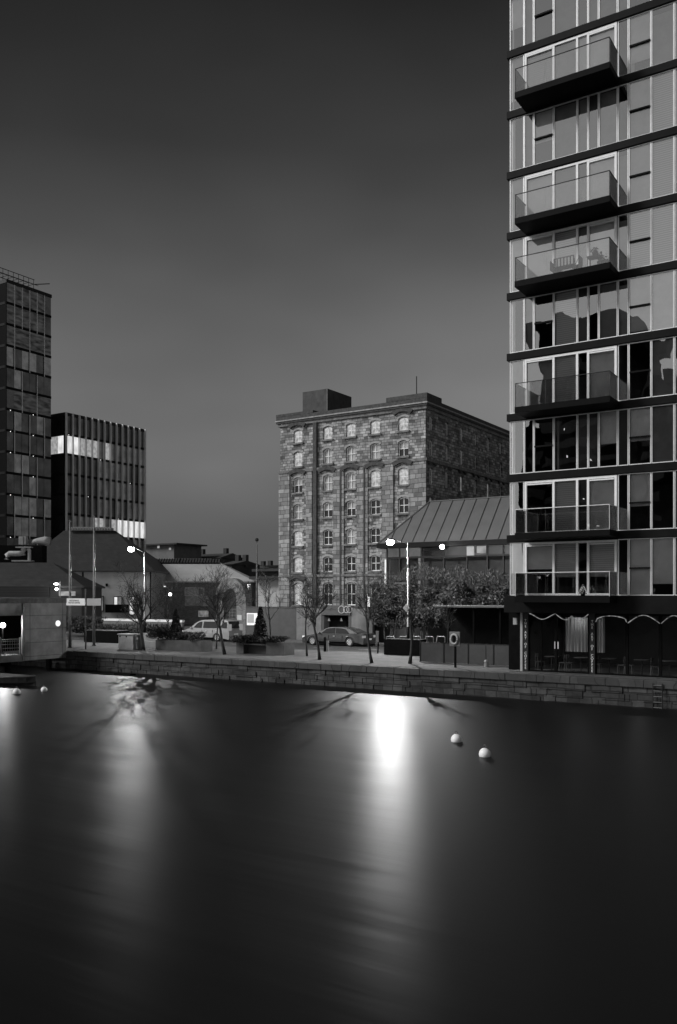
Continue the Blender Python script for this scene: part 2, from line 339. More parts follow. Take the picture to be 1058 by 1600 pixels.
MB().box(A0, A1, BT+12.8, BT+12.95, ZK[0], ZK[12]-.36).build('back_wall', 'spandrel', tw)
random.seed(11)
# how each opening is dressed, bottom floor first: b blind, r roller, g grey, d dark, h half roller, p closed panel, s sash window with a transom
STY = {
 0: "h dddd p s r r", }
def pane(a0, a1, z0, z1, dress, parent, frame=.035, transom=None, bpl=BT):
    """one window: frame (part), glass and blind (sub-parts)"""
    mb = MB(); f = frame; y0, y1 = bpl-.05, bpl+.05
    mb.box(a0, a0+f, y0, y1, z0, z1); mb.box(a1-f, a1, y0, y1, z0, z1)
    mb.box(a0+f, a1-f, y0+.004, y1, z0, z0+f); mb.box(a0+f, a1-f, y0+.004, y1, z1-f, z1)
    wn = mb.build('window', 'alu', parent)
    if transom is not None:
        MB().box(a0+f, a1-f, bpl-.10, bpl+.03, z0+transom-.035, z0+transom+.035).build('transom', 'band', wn)
    g = MB(); e = .0035; t1, t2, t3 = (random.uniform(-e, e) for _ in range(3))
    g.quad([(a0+f, bpl+t1, z0+f), (a1-f, bpl+t2, z0+f), (a1-f, bpl+t2+t3, z1-f), (a0+f, bpl+t1+t3, z1-f)])
    g.build('pane', 'mirror', wn)
    b0, b1 = bpl+.12, bpl+.14; h = z1-z0
    if dress == 'b': MB().box(a0+f, a1-f, b0, b1, z0+f, z1-f).build('blind', 'blind', wn)
    if dress == 'r':
        drop = random.choice((0, 0, 0, .12, .3, .5))
        MB().box(a0+f, a1-f, b0, b1, z0+f+drop, z1-f).build('blind', random.choice(('blind2', 'blind4', 'blind5')), wn)
        if random.random() < .4: MB().box(a0+f, a0+f+.16, b0+.06, b0+.1, z0+f, z1-f).build('curtain', 'blind4', wn)
    if dress == 'g': MB().box(a0+f, a1-f, b0, b1, z0+f, z1-f-random.choice((0, 0, .2))).build('blind', 'blind3', wn)
    if dress == 'h': MB().box(a0+f, a1-f, b0, b1, z0+h*.42, z1-f).build('blind', 'blind2', wn)
    if dress == 'v': MB().box(a0+f, a1-f, b0, b1, z0+h*.2, z1-f).build('blind', 'blind', wn)
    if dress == 'c': MB().box(a0+f, a0+(a1-a0)*.3, b0, b1, z0+f, z1-f).build('curtain', 'blind2', wn)  # pale strip stands in for bright sky reflected in the corner pane
    if dress == 'p': MB().box(a0+f, a1-f, bpl+.02, b1, z0+f, z1-f).build('panel', 'spandrel', wn)
    return wn
DR = { # 10 openings, left to right, floors 0..9+ ; for balcony floors the door set takes openings 1..6
 0: "hhhvdpvdrr", 1: "cddbpprdhd", 2: "cdddpphphg", 3: "rggbdprddg", 4: "cgdbpdggrr", 5: "rgrvggrgbb",
 6: "rgrgdgrgrb", 7: "cghggpgdrb",
 8: "rdbgrgrdrg", 9: "hgdgpggghg", 10: "rrrrrrrrrr", 11: "rrrrrrrrrr"}
for k in range(12):
    z0, z1 = ZK[k]+.02, ZK[k+1]-.38
    d = DR[k]; bal = k in BALC
    for i in range(10):
        if bal and 1 <= i <= 6: continue
        tr = (z1-z0)*.48 if (i == 8 or (i == 2)) else None
        if d[i] == 'p': tr = None
        pane(AC[i]+.012, AC[i+1]-.012, z0, z1, d[i], tw, transom=tr)
    if bal:
        a0, a1 = AC[1]+.03, AC[7]-.03; zt = z1-.02
        mb = MB(); f = .11; y0, y1 = BT-.08, BT+.08
        mb.box(a0, a0+f, y0, y1, z0, zt); mb.box(a1-f, a1, y0, y1, z0, zt)
        mb.box(a0+f, a1-f, y0+.004, y1, zt-f, zt); mb.box(a0+f, a1-f, y0+.004, y1, z0, z0+.1)
        xs = [AC[3], AC[4], AC[5]]
        for x in xs: mb.box(x-.055, x+.055, y0+.008, y1, z0+.1, zt-f)
        mb.box(a0+f+.02, xs[0]-.075, y0-.01, y0+.06, zt-f-.09, zt-f-.03)
        mb.box(xs[2]+.075, a1-f-.02, y0-.01, y0+.06, zt-f-.09, zt-f-.03)
        dr = mb.build('balcony_door', 'white', tw)
        lim = [a0+f] + [q for x in xs for q in (x-.055, x+.055)] + [a1-f]
        dd = [d[2], d[3], d[4], d[6]]
        for j in range(4):
            g = MB(); e = .003; t1, t2 = random.uniform(-e, e), random.uniform(-e, e)
            g.quad([(lim[2*j], BT+t1, z0+.1), (lim[2*j+1], BT+t2, z0+.1), (lim[2*j+1], BT+t2, zt-f), (lim[2*j], BT+t1, zt-f)])
            g.build('pane', 'mirror', dr)
            mtn = {'b': 'blind', 'r': 'blind2', 'g': 'blind3', 'h': 'blind2', 'v': 'blind', 'p': 'spandrel'}.get(dd[j])
            if mtn:
                zz = z0+.1 if dd[j] in 'brgp' else z0+(.9 if dd[j] == 'v' else 1.3)
                MB().box(lim[2*j], lim[2*j+1], BT+.13, BT+.15, zz, zt-f).build('blind', mtn, dr)
    if k <= 11:                  # repeats beyond the frame, kept simple
        for i in range(len(AEX)):
            pane(ALL[10+i]+.012, ALL[11+i]-.012, z0, z1, 'r', tw) if i < 1 else MB().box(ALL[10+i]+.03, ALL[11+i]-.03, BT, BT+.05, z0, z1).build('side_panel', 'spandrel', tw)
    if k % 2 == 0:
        MB().box(AC[3]+.1, AC[3]+.22, BT+.14, BT+5.2, z0-.02, z1).build('partition', 'roomw', tw)
    MB().box(AC[7]-.05, AC[7]+.05, BT+.16, BT+5.2, z0-.02, z1).build('partition', 'room', tw)
BF = 40.62
for k in sorted(BALC):
    z = ZK[k]; a0, a1 = A(804, BF), A(953, BF)
    if k == 0: z -= .02
    sl = MB().box(a0, a1, BF, BT-.142 if k else BT-.502, z-.3, z-.005).build('balcony', 'soffit', tw, bevel=.01)
    g = MB(); h = 1.12
    n = 3; st = (a1-a0)/n
    for j in range(n): g.box(a0+j*st+.01, a0+(j+1)*st-.01, BF+.03, BF+.042, z, z+h)
    g.box(a0+.03, a0+.042, BF+.05, BT-.16, z, z+h); g.box(a1-.042, a1-.03, BF+.05, BT-.16, z, z+h)
    g.build('glass_railing', 'rail', sl)
    r_ = MB(); r_.box(a0+.015, a1-.015, BF+.015, BF+.055, z+h, z+h+.03)
    r_.box(a0+.015, a0+.055, BF+.055, BT-.16, z+h, z+h+.03); r_.box(a1-.055, a1-.015, BF+.055, BT-.16, z+h, z+h+.03)
    r_.box(a0+.02, a0+.04, BF+.02, BF+.03, z, z+h); r_.box(a1-.04, a1-.02, BF+.02, BF+.03, z, z+h)
    r_.build('handrail', 'dark' if k > 1 else 'alu', sl)
# ground-floor coffee shop
SG = 42.6; ZT = ZK[0]-.84
aS = [A(825.5, SG), A(869, SG), A(921, SG), A(930, SG), A(980, SG), A(1032, SG), A(1075, SG), A(1110, SG)]
MB().box(A(814, SG), A(817.5, SG), SG-.1, SG+.1, QZ, ZT).build('downpipe', 'mesh', tw)
MB().box(A(795, SG+.6), A(816, SG+.6), SG+.6, SG+13, QZ, ZT).build('side_wall', 'black', tw)
for j in range(len(aS)-1):
    if j == 2: continue
    x0, x1 = aS[j], aS[j+1]; mb = MB(); f = .07
    mb.box(x0, x0+f, SG-.06, SG+.06, QZ, ZT); mb.box(x1-f, x1, SG-.06, SG+.06, QZ, ZT); mb.box(x0+f, x1-f, SG-.055, SG+.06, QZ, QZ+.1); mb.box(x0+f, x1-f, SG-.055, SG+.06, ZT-.1, ZT)
    if j == 0: mb.box((x0+x1)/2-.05, (x0+x1)/2+.01, SG-.05, SG+.05, QZ+.1, ZT-.1)
    sw = mb.build('shop_window', 'black', tw)
    g = MB(); g.quad([(x0+f, SG, QZ+.1), (x1-f, SG+.004, QZ+.1), (x1-f, SG, ZT-.1), (x0+f, SG+.003, ZT-.1)]); g.build('pane', 'shop', sw)
mb = MB(); mb.box(A(866.5, SG-.09), A(867.6, SG-.09), SG-.11, SG-.07, QZ+1.2, QZ+1.55); mb.box(A(871.5, SG-.09), A(872.8, SG-.09), SG-.11, SG-.07, QZ+1.2, QZ+1.55)
mb.build('door_handle', 'alu', tw)
for x0, x1 in ((A(817.6, SG-.12), A(825.3, SG-.12)), (A(921.2, SG-.12), A(929.8, SG-.12))):
    s_ = MB().box(x0, x1, SG-.12, SG+.1, QZ+.02, ZT).build('sign_column', 'dark', tw, bevel=.01)
    tx = text('lettering', "T\nH\nE\n\nA\nR\nT\n\nO\nF\n\nC\nO\nF\nF\nE\nE", .17, 'letters', s_, ((x0+x1)/2-A0, SG-.135-BT, 2.35-0.0), depth=.006, line=.88)
    tx.location.z = ZT-.32-QZ
MB().box(A0, A1, SG-.3, SG+9, QZ-.02, QZ+.012).build('shop_floor', 'room', tw)
MB().box(A(817, SG+7), A1, SG+7, SG+7.2, QZ, ZT).build('shop_back_wall', 'wall1', tw)
MB().box(A0, A1, BT-.1, BT+.0, QZ+.0, QZ+.03).build('threshold', 'coping', tw)
mb = MB(); mb.box(A(804, SG), A(809.5, SG), SG-.2, SG-.02, ZT-.62, ZT-.28)
o = mb.build('wall_light_box', 'mesh', tw)
# curtain and small shop lamps
t_ = thing('curtain', 'pale pleated curtain lit by a lamp behind the second coffee shop window', 'curtain', A(893, SG+1.2), SG+1.2)
mb = MB(); x0, x1 = A(884, SG+1.2), A(945, SG+1.2); n = 90
for i in range(n):
    u0, u1 = i/n, (i+1)/n
    y0 = SG+1.2+.05*math.sin(u0*70)+.03*math.sin(u0*31); y1 = SG+1.2+.05*math.sin(u1*70)+.03*math.sin(u1*31)
    mb.quad([(x0+(x1-x0)*u0, y0, QZ+1.0), (x0+(x1-x0)*u1, y1, QZ+1.0), (x0+(x1-x0)*u1, y1, ZT-.25), (x0+(x1-x0)*u0, y0, ZT-.25)])
mb.build('fabric', 'cup', t_, smooth=True)
lamp('shop_downlight', A(905, SG+.75), SG+.75, ZT-.35, 5, .05)
t_ = thing('ceiling_spotlight', 'small spotlight shining down the curtain in the coffee shop', 'spotlight', A(905, SG+.75), SG+.75, ZT-.3)
MB().lathe(A(905, SG+.75), SG+.75, [(.05, ZT-.2), (.06, ZT-.02)], 10).build('housing', 'dark', t_)
lamp('shop_light', A(1000, SG+4), SG+4, ZT-.5, 10, .2)
# wavy reflections under the fascia, shaped as faintly glowing tubes
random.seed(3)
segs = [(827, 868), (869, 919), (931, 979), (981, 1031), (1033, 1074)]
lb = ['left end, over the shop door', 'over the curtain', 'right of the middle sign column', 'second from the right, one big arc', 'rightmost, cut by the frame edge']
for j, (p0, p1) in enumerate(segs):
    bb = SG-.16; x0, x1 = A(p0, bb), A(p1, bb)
    t_ = thing('pale_glow', 'pale wavy reflection shaped as a glowing tube under the fascia, ' + lb[j], 'wavy reflection', (x0+x1)/2, bb, ZT-.3, 'wavy reflections shaped as tubes under the fascia')
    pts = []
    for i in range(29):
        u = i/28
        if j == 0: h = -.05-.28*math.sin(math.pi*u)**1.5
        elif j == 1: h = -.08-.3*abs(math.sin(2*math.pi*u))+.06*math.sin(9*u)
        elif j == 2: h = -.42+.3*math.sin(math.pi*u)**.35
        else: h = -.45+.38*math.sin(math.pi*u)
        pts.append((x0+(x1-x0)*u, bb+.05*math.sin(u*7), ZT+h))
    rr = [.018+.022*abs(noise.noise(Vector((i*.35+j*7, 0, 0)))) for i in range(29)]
    MB().tube(pts, rr, 6).build('tube', 'pglow', t_, smooth=True)
# small lit christmas tree behind the first-floor railing
at, bt_ = A(911, 41.5), 41.5
t_ = thing('christmas_tree', 'tiny glowing christmas tree behind the lowest balcony railing', 'christmas tree', at, bt_, ZK[0])
MB().lathe(at, bt_, [(.10, ZK[0]), (.12, ZK[0]+.1)], 10).build('pot', 'dark', t_)
mb = MB()
for i in range(4): mb.lathe(at, bt_, [(.21-.045*i, ZK[0]+.1+.1*i), (.06-.012*i, ZK[0]+.23+.1*i)], 12)
mb.build('foliage', 'leaf', t_)
mb = MB()
for i in range(42):
    u = i/42; an = i*2.4; r_ = .22*(1-u); mb.ball(at+r_*math.cos(an), bt_+r_*math.sin(an), ZK[0]+.12+.42*u, .012, 5)
mb.build('fairy_lights', 'spark', t_)
# balcony furniture on the fourth balcony level (floor 6)
zf = ZK[5]
def deck_chair(a, b, z, label, rz=0, wide=.5):
    t_ = local(thing('deck_chair', label, 'chair', a, b, z, 'folding chairs on the furnished balcony', rz)); t_.rotation_euler.z = TH+rz
    mb = MB()
    for i in range(7): mb.box(-wide/2+i*wide/6-.012, -wide/2+i*wide/6+.012+.03, .12-.0+.0, .15, .42, .82)
    mb.box(-wide/2, wide/2+.04, .118, .152, .80, .84); mb.box(-wide/2, wide/2+.04, .118, .152, .40, .43); mb.build('backrest', 'wood', t_)
    MB().box(-wide/2, wide/2, -.3, .12, .39, .42).build('seat', 'wood', t_)
    for sx in (-wide/2, wide/2-.03):
        MB().tube([(sx, -.28, 0), (sx, .14, .8)], .014, 6).build('leg', 'wood', t_); MB().tube([(sx, .2, 0), (sx, -.28, .4)], .014, 6).build('leg', 'wood', t_)
    return t_
deck_chair(A(884, 41.3), 41.2, zf, 'dark slatted bench-like chair in the middle of the furnished balcony', math.pi, .95)
deck_chair(A(867, 41.5), 41.5, zf, 'dark folding chair left of the slatted bench on the furnished balcony', math.pi/2)
deck_chair(A(903, 41.5), 41.5, zf, 'dark folding chair right of the slatted bench on the furnished balcony', -math.pi/2)
def pot(px, b, z, h, label, sc=1., table=False):
    a_ = A(px, b); t_ = thing('potted_plant', label, 'potted plant', a_, b, z, 'potted plants on the furnished balcony')
    MB().lathe(a_, b, [(.09*sc, z), (.13*sc, z+.2*sc)], 10).build('pot', 'dark', t_)
    mb = MB()
    for i in range(70):
        c_ = Vector((a_, b, z+h*.7)) + Vector([random.gauss(0, .08*sc) for _ in range(3)]); d1 = Vector([random.uniform(-1, 1) for _ in range(3)])*.07*sc; d2 = Vector([random.uniform(-1, 1) for _ in range(3)])*.05*sc
        mb.quad([c_-d1, c_+d2, c_+d1, c_-d2])
    mb.build('foliage', 'leafd', t_); return t_
tb = thing('balcony_table', 'small dark table holding a plant at the right of the furnished balcony', 'table', A(929, 41.2), 41.2, zf)
x = A(929, 41.2); MB().box(x-.3, x+.3, 40.95, 41.45, zf+.55, zf+.59).build('table_top', 'wood', tb)
for sx in (-.26, .26):
    for sy in (-.2, .2): MB().box(x+sx-.02, x+sx+.02, 41.2+sy-.02, 41.2+sy+.02, zf, zf+.55).build('leg', 'wood', tb)
pot(930, 41.2, zf+.59, .35, 'round potted plant standing on the small balcony table', 1.)
pot(938, 41.0, zf, .6, 'tallest potted plant on the floor beside the small balcony table', 1.2)
pot(948, 41.1, zf, .35, 'low potted plant at the right end of the furnished balcony', 1.1)

# café furniture seen through the shop glass
def cafe_chair():
    t_ = local(thing('cafe_chair', '', 'chair', 0, 0, QZ, 'chairs inside the coffee shop'))
    MB().box(-.2, .2, -.2, .2, .43, .47).build('seat', 'wood', t_, bevel=.01)
    mb = MB(); mb.box(-.2, .2, .17, .2, .68, .86); mb.tube([(-.18, .19, .45), (-.18, .2, .7)], .014, 6); mb.tube([(.18, .19, .45), (.18, .2, .7)], .014, 6); mb.build('backrest', 'wood', t_)
    for sx in (-.17, .17):
        for sy in (-.17, .17): MB().tube([(sx, sy, .43), (sx*1.15, sy*1.15, 0)], .014, 6).build('leg', 'pole', t_)
    return t_
def cafe_table():
    t_ = local(thing('cafe_table', '', 'table', 0, 0, QZ, 'tables inside the coffee shop'))
    MB().lathe(0, 0, [(.36, .72), (.37, .75)], 20).build('table_top', 'planterm', t_)
    MB().lathe(0, 0, [(.03, .03), (.03, .72)], 8).build('column', 'dark', t_); MB().lathe(0, 0, [(.24, 0), (.22, .03)], 16).build('base', 'dark', t_)
    return t_
ch = cafe_chair(); tb = cafe_table()
tl = [(862, 'beside the coffee shop door'), (908, 'below the lit curtain'), (952, 'right of the middle sign column'), (1003, 'under the big light arc'), (1046, 'at the right edge of the picture')]
for i, (px, w_) in enumerate(tl):
    bb = SG+.75; q = tb if i == 0 else copy_tree(tb); put(q, A(px, bb), bb, QZ+.012, 0, 'round cafe table inside the glass ' + w_)
    for j, (da, rz, sd_) in enumerate(((-.62, math.pi/2, 'left'), (.62, -math.pi/2, 'right'))):
        q = ch if (i == 0 and j == 0) else copy_tree(ch); put(q, A(px, bb)+da, bb+.05, QZ+.012, rz, 'cafe chair on the %s of the table %s' % (sd_, w_))

# ================================================================= stone mill warehouse
BM = 84.9; aR = A(665, BM); aL = A(438, BM); D2 = 46.0
zc = Zb(665, 640, BM)           # under the cornice
ml = thing('stone_warehouse', 'tall old stone warehouse with arched windows, pilasters and a bracketed cornice', 'warehouse', aL, BM)
rows = [(672, 692), (706, 729), (746, 770), (788, 811), (830, 853), (871, 894), (911, 945)]
RZ = [(Zb(465, y1, BM), Zb(465, y0, BM)) for y0, y1 in rows]
cols = [A(p, BM) for p in (465.5, 512, 548, 586, 630)]; WW = 1.28
def facade(mb, xs, rz, lo, hi, z0, z1, face, th, ww, flip):
    """wall with real openings; face = plane, th = thickness (signed inward). flip False: wall runs in a, True: runs in b"""
    def bx(u0, u1, za, zb):
        if not flip: mb.box(u0, u1, face, face+th, za, zb)
        else: mb.box(face-th, face, u0, u1, za, zb)
    def pr(pts):
        if not flip: mb.prism(pts, face, face+th, 'y')
        else: mb.prism(pts, face-th, face, 'x')
    ed = [lo]
    for x in xs: ed += [x-ww/2, x+ww/2]
    ed.append(hi)
    for i in range(0, len(ed), 2): bx(ed[i], ed[i+1], z0, z1)
    zz = sorted(rz)
    for x in xs:
        u0, u1 = x-ww/2, x+ww/2; prev = z0
        for (za, zb) in zz:
            bx(u0, u1, prev, za)
            n = 8; arc = [(u0+(u1-u0)*i/n, zb-.22+.22*math.sin(math.pi*i/n)**.8) for i in range(n+1)]
            for i in range(n):
                pr([arc[i], arc[i+1], (arc[i+1][0], zb+.02), (arc[i][0], zb+.02)])
            prev = zb+.02
        bx(u0, u1, prev, z1)
mb = MB(); facade(mb, cols, RZ, aL, aR, QZ, zc+.4, BM, .5, WW, False); mb.build('front_wall', 'stone', ml)
sx = [Bq(p, aR) for p in (674, 698, 721, 743, 764, 782.5)]; step = (sx[-1]-sx[0])/5
sx = [sx[0]+i*step for i in range(int((D2-4)/step)+1)]
sx = [q for q in sx if q < BM+D2-1.5]
mb = MB(); facade(mb, sx, RZ, BM+.5, BM+D2, QZ, zc+.4, aR, .5, .95, True); mb.build('gable_wall', 'stone', ml)
MB().box(aL, aL+.5, BM+.5, BM+D2, QZ, zc+.4).build('left_wall', 'stone', ml)
MB().box(aL+.5, aR-.5, BM+D2-.5, BM+D2, QZ, zc+.4).build('rear_wall', 'stone', ml)
MB().box(aL+.5, aR-.5, BM+2, BM+2.2, QZ, zc).build('inner_wall', 'room', ml)
MB().box(aR-2.2, aR-2, BM+2.2, BM+D2-.5, QZ, zc).build('inner_wall', 'room', ml)
zs = Zb(465, 735, BM); zs2 = Zb(465, 900, BM)
# pilasters
pil = [438, 487.5, 530, 567, 606.5, 665]
for i, p in enumerate(pil):
    x = A(p, BM)
    if i == 0: x0, x1 = x-.12, x+1.45
    elif i == 5: x0, x1 = x-2.0, x+.12
    elif i == 1: x0, x1 = x-.75, x+.1
    else: x0, x1 = x-.72, x+.72
    top = zs-.25
    MB().box(x0, x1, BM-.16, BM, QZ, top).build('pilaster', 'stone2', ml)
MB().box(A(491, BM), A(496.5, BM), BM-.3, BM-.02, QZ, zc+.1).build('downpipe', 'stoned', ml)
for p in (533.5, 570.5, 456): MB().box(A(p, BM)-.1, A(p, BM)+.07, BM-.24, BM-.165, QZ, zs-.4).build('downpipe', 'stoned', ml)
for zz, hh, pr_ in ((zs-.1, .32, .26), (zs2, .26, .24)):
    MB().box(aL-.15, aR+.15, BM-pr_, BM-.002, zz-hh/2, zz+hh/2).build('string_course', 'stonem', ml)
    MB().box(aR+.002, aR+pr_, BM-pr_, BM+D2, zz-hh/2, zz+hh/2).build('string_course', 'stonem', ml)
# arched heads and sills
def head(x, zb, ww, mat, out, face, flip, thick=.3, rise=.24, ex=.12):
    n = 10; mb = MB()
    for i in range(n):
        def P(t, e): 
            u = x-(ww/2+e*.8)+(ww+e*1.6)*t; return (u, zb-.22+rise*math.sin(math.pi*t)**.8 + (e if e > 0 else 0))
        q = [P(i/n, 0.02), P((i+1)/n, 0.02), P((i+1)/n, thick), P(i/n, thick)]
        if not flip: mb.prism(q, face-out, face-.003, 'y')
        else: mb.prism(q, face+.003, face+out, 'x')
    return mb
def stone_sill(x, z, ww, face, flip):
    mb = MB()
    if not flip: mb.box(x-ww/2-.18, x+ww/2+.18, face-.22, face-.003, z-.2, z)
    else: mb.box(face+.003, face+.22, x-ww/2-.15, x+ww/2+.15, z-.2, z)
    return mb
hd = []; 
for c_i, x in enumerate(cols):
    for r_i, (za, zb) in enumerate(RZ):
        head(x, zb, WW, 'stonep', .04, BM, False, .24).build('arch_head', 'stoneh', ml)
        stone_sill(x, za, WW, BM, False).build('sill', 'stonem', ml)
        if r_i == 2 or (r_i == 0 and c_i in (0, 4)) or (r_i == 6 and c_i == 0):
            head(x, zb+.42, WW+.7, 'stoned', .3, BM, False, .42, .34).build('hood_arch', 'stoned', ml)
mb = MB(); ms = MB(); mh = MB()
for c_i, x in enumerate(sx[:9]):
    for r_i, (za, zb) in enumerate(RZ[:5]):
        head(x, zb, .95, 'stonep', .05, aR, True, .2).build('gable_arch_head', 'stonem', ml)
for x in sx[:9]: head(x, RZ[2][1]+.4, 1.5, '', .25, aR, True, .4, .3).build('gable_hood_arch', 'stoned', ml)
# windows
def mill_window(kind, ww, h, arched):
    """origin at the middle of the sill line, x right, y inward; window > pane"""
    mb = MB(); f = .085; y0, y1 = .2, .27
    mb.box(-ww/2, -ww/2+f, y0, y1, 0, h-.1); mb.box(ww/2-f, ww/2, y0, y1, 0, h-.1); mb.box(-ww/2+f, ww/2-f, y0, y1, 0, f)
    n = 8
    for i in range(n):
        u = [-ww/2+ww*j/n for j in (i, i+1)]; zz = [h-.22+.22*math.sin(math.pi*j/n)**.8 for j in (i, i+1)]
        mb.prism([(u[0], zz[0]-.09), (u[1], zz[1]-.09), (u[1], zz[1]), (u[0], zz[0])], y0, y1, 'y')
    mb.box(-.03, .03, y0+.005, y1, f, h-.08); mb.box(-ww/2+f, -.022, y0-.01, y1, h*.5-.03, h*.5+.03); mb.box(.022, ww/2-f, y0-.01, y1, h*.5-.03, h*.5+.03)
    w_ = local(mb.build('window', 'white')); w_.rotation_euler = (0, 0, 0)
    top = {'L': 'litm', 'D': 'milld', 'H': 'millb', 'G': 'millb', 'K': 'lith'}[kind]; bot = {'L': 'litm', 'D': 'milld', 'H': 'milld', 'G': 'millb', 'K': 'lith'}[kind]
    p_ = MB(); p_.box(-ww/2+.03, ww/2-.03, .275, .3, .03, h*.5, 0); p_.box(-ww/2+.03, ww/2-.03, .275, .3, h*.5, h-.05, 1)
    q = p_.build('pane', [bot, top], w_); q.location = (0, 0, 0); return w_
protos = {}
GRID = ["LLLLL", "LGGGH", "HGGLL", "GHHDD", "LDGDD", "LDDDD", "LDDDD"]
def place_win(kind, ww, h, loc, rz):
    key = (kind, ww, round(h, 2))
    if key not in protos:
        o = mill_window(kind, ww, h, True); protos[key] = o; o.parent = ml
    else: o = copy_tree(protos[key], ml)
    o.location = loc; o.rotation_euler = (0, 0, rz)
for r_i, (za, zb) in enumerate(RZ):
    for c_i, x in enumerate(cols): place_win(GRID[r_i][c_i], WW, zb-za, (x-aL, 0, za-QZ), 0)
random.seed(5)
for r_i, (za, zb) in enumerate(RZ[:4]):
    for x in sx[:9]: place_win(random.choice('DDG') if r_i < 2 else random.choice('GKGD'), .95, zb-za, (aR-aL, x-BM, za-QZ), math.pi/2)
# cornice, parapet, plant room, mast
def cor(d0, z0, z1, m, name):
    MB().box(aL-d0, aR+d0, BM-d0, BM+.4, z0, z1).build(name, m, ml); MB().box(aR-.4, aR+d0, BM+.402, BM+D2, z0, z1).build(name, m, ml)
cor(.2, zc+.1, zc+.45, 'stonem', 'cornice'); cor(.36, zc+.45, zc+.66, 'stoned', 'cornice'); cor(.45, zc+.66, zc+.8, 'stoneh', 'cornice')
cor(.35, zc+.8, zc+1.25, 'stoned', 'parapet')
MB().box(A(606, BM), aR+.36, BM-.37, BM+3.2, zc+1.25, zc+1.75).build('parapet_block', 'stoned', ml)
MB().box(aL-.36, A(492, BM), BM-.37, BM+1.5, zc+1.25, zc+1.55).build('parapet_block', 'stoned', ml)
MB().box(aL+.5, aR-.4, BM+.4, BM+D2, zc+.6, zc+.9).build('roof', 'slate', ml)
bp = BM+5; x0 = A(473, bp); x1 = A(512, bp)
pr_ = MB().box(x0, x1, bp, bp+5.5, zc+.9, Zb(473, 613, bp)).build('plant_room', 'planterm', ml)
MB().box(x1-.02, x1+.06, bp+1.4, bp+2.4, zc+1, zc+3).build('door', 'black', pr_)
MB().box(x1-.1, x1-.0, bp-.05, bp, zc+.9, Zb(473, 613, bp)).build('corner_trim', 'stonem', pr_)
ms_ = thing('antenna_mast', 'thin antenna mast on the parapet corner of the stone warehouse', 'mast', A(651, BM+.5), BM+.5, zc+1.25)
MB().tube([(A(651, BM+.5), BM+.5, zc+1.25), (A(651, BM+.5), BM+.5, Zb(651, 588, BM+.5))], .05, 6).build('pole', 'dark', ms_)

# ================================================================= left office blocks
def office(name, label, px0, px1, depth0, ytop, nb, nr, pitch, frontw, litf, fins, hf):
    d = Vector(((px0-CX)/FPX*depth0, depth0)); a0 = d.dot(E1); b0 = d.dot(E2); b1 = Bq(px1, a0); zt = Za(px0, ytop, a0)
    t_ = thing(name, label, 'office building', a0, b0); ORG[t_.name] = (a0, b0, QZ)
    MB().box(a0-frontw, a0-.3, b0+.3, b1+.0, QZ, zt-.1).build('core', 'black', t_)
    MB().box(a0-frontw-.05, a0+.08, b0-.05, b1+.1, zt-.55, zt).build('roof_edge', 'dark', t_)
    st = (b1-b0)/nb
    for r in range(nr):
        z1 = zt-.55-r*pitch; z0 = z1-pitch
        MB().box(a0-frontw, a0+.06, b0-.06, b1, z0, z0+.42).build('floor_band', 'band', t_)
        for k in range(nb):
            mk = litf(r, k)
            MB().box(a0-.28, a0-.02, b0+k*st+.03, b0+(k+1)*st-.03, z0+.43, z1-.01).build('window', mk, t_)
        for k in range(hf):
            ww = 1.7
            MB().box(a0-.3-(k+1)*ww+.03, a0-.3-k*ww-.03, b0, b0+.26, z0+.43, z1-.01).build('front_window', 'black' if nb == 6 else litf(r, -1-k), t_)
    zb_ = zt-.55-nr*pitch
    MB().box(a0-.35, a0+.07, b0-.08, b0+.025, zb_, zt-.56).build('corner_trim', 'black', t_)
    MB().box(a0-frontw, a0, b0, b1, QZ, zb_).build('base_storeys', 'band', t_)
    fins(t_, a0, b0, b1, zt, st, pitch, nr, zb_); return t_, a0, b0, b1, zt
random.seed(21)
def lit2(r, k):
    if r == 1: return ('litb' if k in (-1, 0, 1) else 'lit') if k < 4 else ('offg2' if k % 2 else 'lit') if k < 7 else 'offg2'
    if r == 5: return 'litb' if k >= 8 else ('lit' if k in (4, 5, 7) else 'offg2' if k > 0 else 'offg')
    if r == 0: return 'offg'
    return 'offg2' if (k > 4 and random.random() < .75) else 'offg'
def fins2(t_, a0, b0, b1, zt, st, pitch, nr, zb_):
    n = round((b1-b0)/st)
    for k in range(n+1): MB().box(a0+.06, a0+.5, b0+k*st-.07, b0+k*st+.07, zb_+(-4), zt-.05).build('fin', 'fin', t_)
    for k in range(5):
        z = zt-3-pitch*(k % 6)-1.0
        mb = MB().ball(a0+.02, b0+st*((k*5) % 12+.5), z, .08, 6); mb.build('ceiling_light', 'spark', t_)
o2, a2, b2, b3, z2 = office('fin_clad_office', 'wide dark office block with tall vertical fins and one brightly lit upper floor', 102, 225, 160, 644, 13, 7, 3.62, 14, lit2, fins2, 3)
MB().tube([(a2+.2, b3+.25, QZ), (a2+.2, b3+.25, z2)], .12, 6).build('downpipe', 'pole', o2)
def lit1(r, k):
    if r in (0, 1) and 0 <= k < 5: return 'litd'
    if r == 2: return 'litd'
    if r == 5 and k > 0: return 'litd'
    return 'offg2' if random.random() < .35 else 'offg'
def fins1(t_, a0, b0, b1, zt, st, pitch, nr, zb_):
    for k in range(1, 6):
        for r in range(0, nr):
            if (r+2*k) % 4 in (0, 1) or r < 2: MB().box(a0+.065, a0+.2, b0+k*st-.05, b0+k*st+.05, zt-.55-(r+1)*pitch, zt-.6-r*pitch).build('fin', 'fin', t_)
    for k in range(10):
        z = zt-3-pitch*(5+k % 7)-1.1; MB().ball(a0+.03, b0+st*((k*3) % 6+.5), z, .075, 6).build('ceiling_light', 'spark', t_)
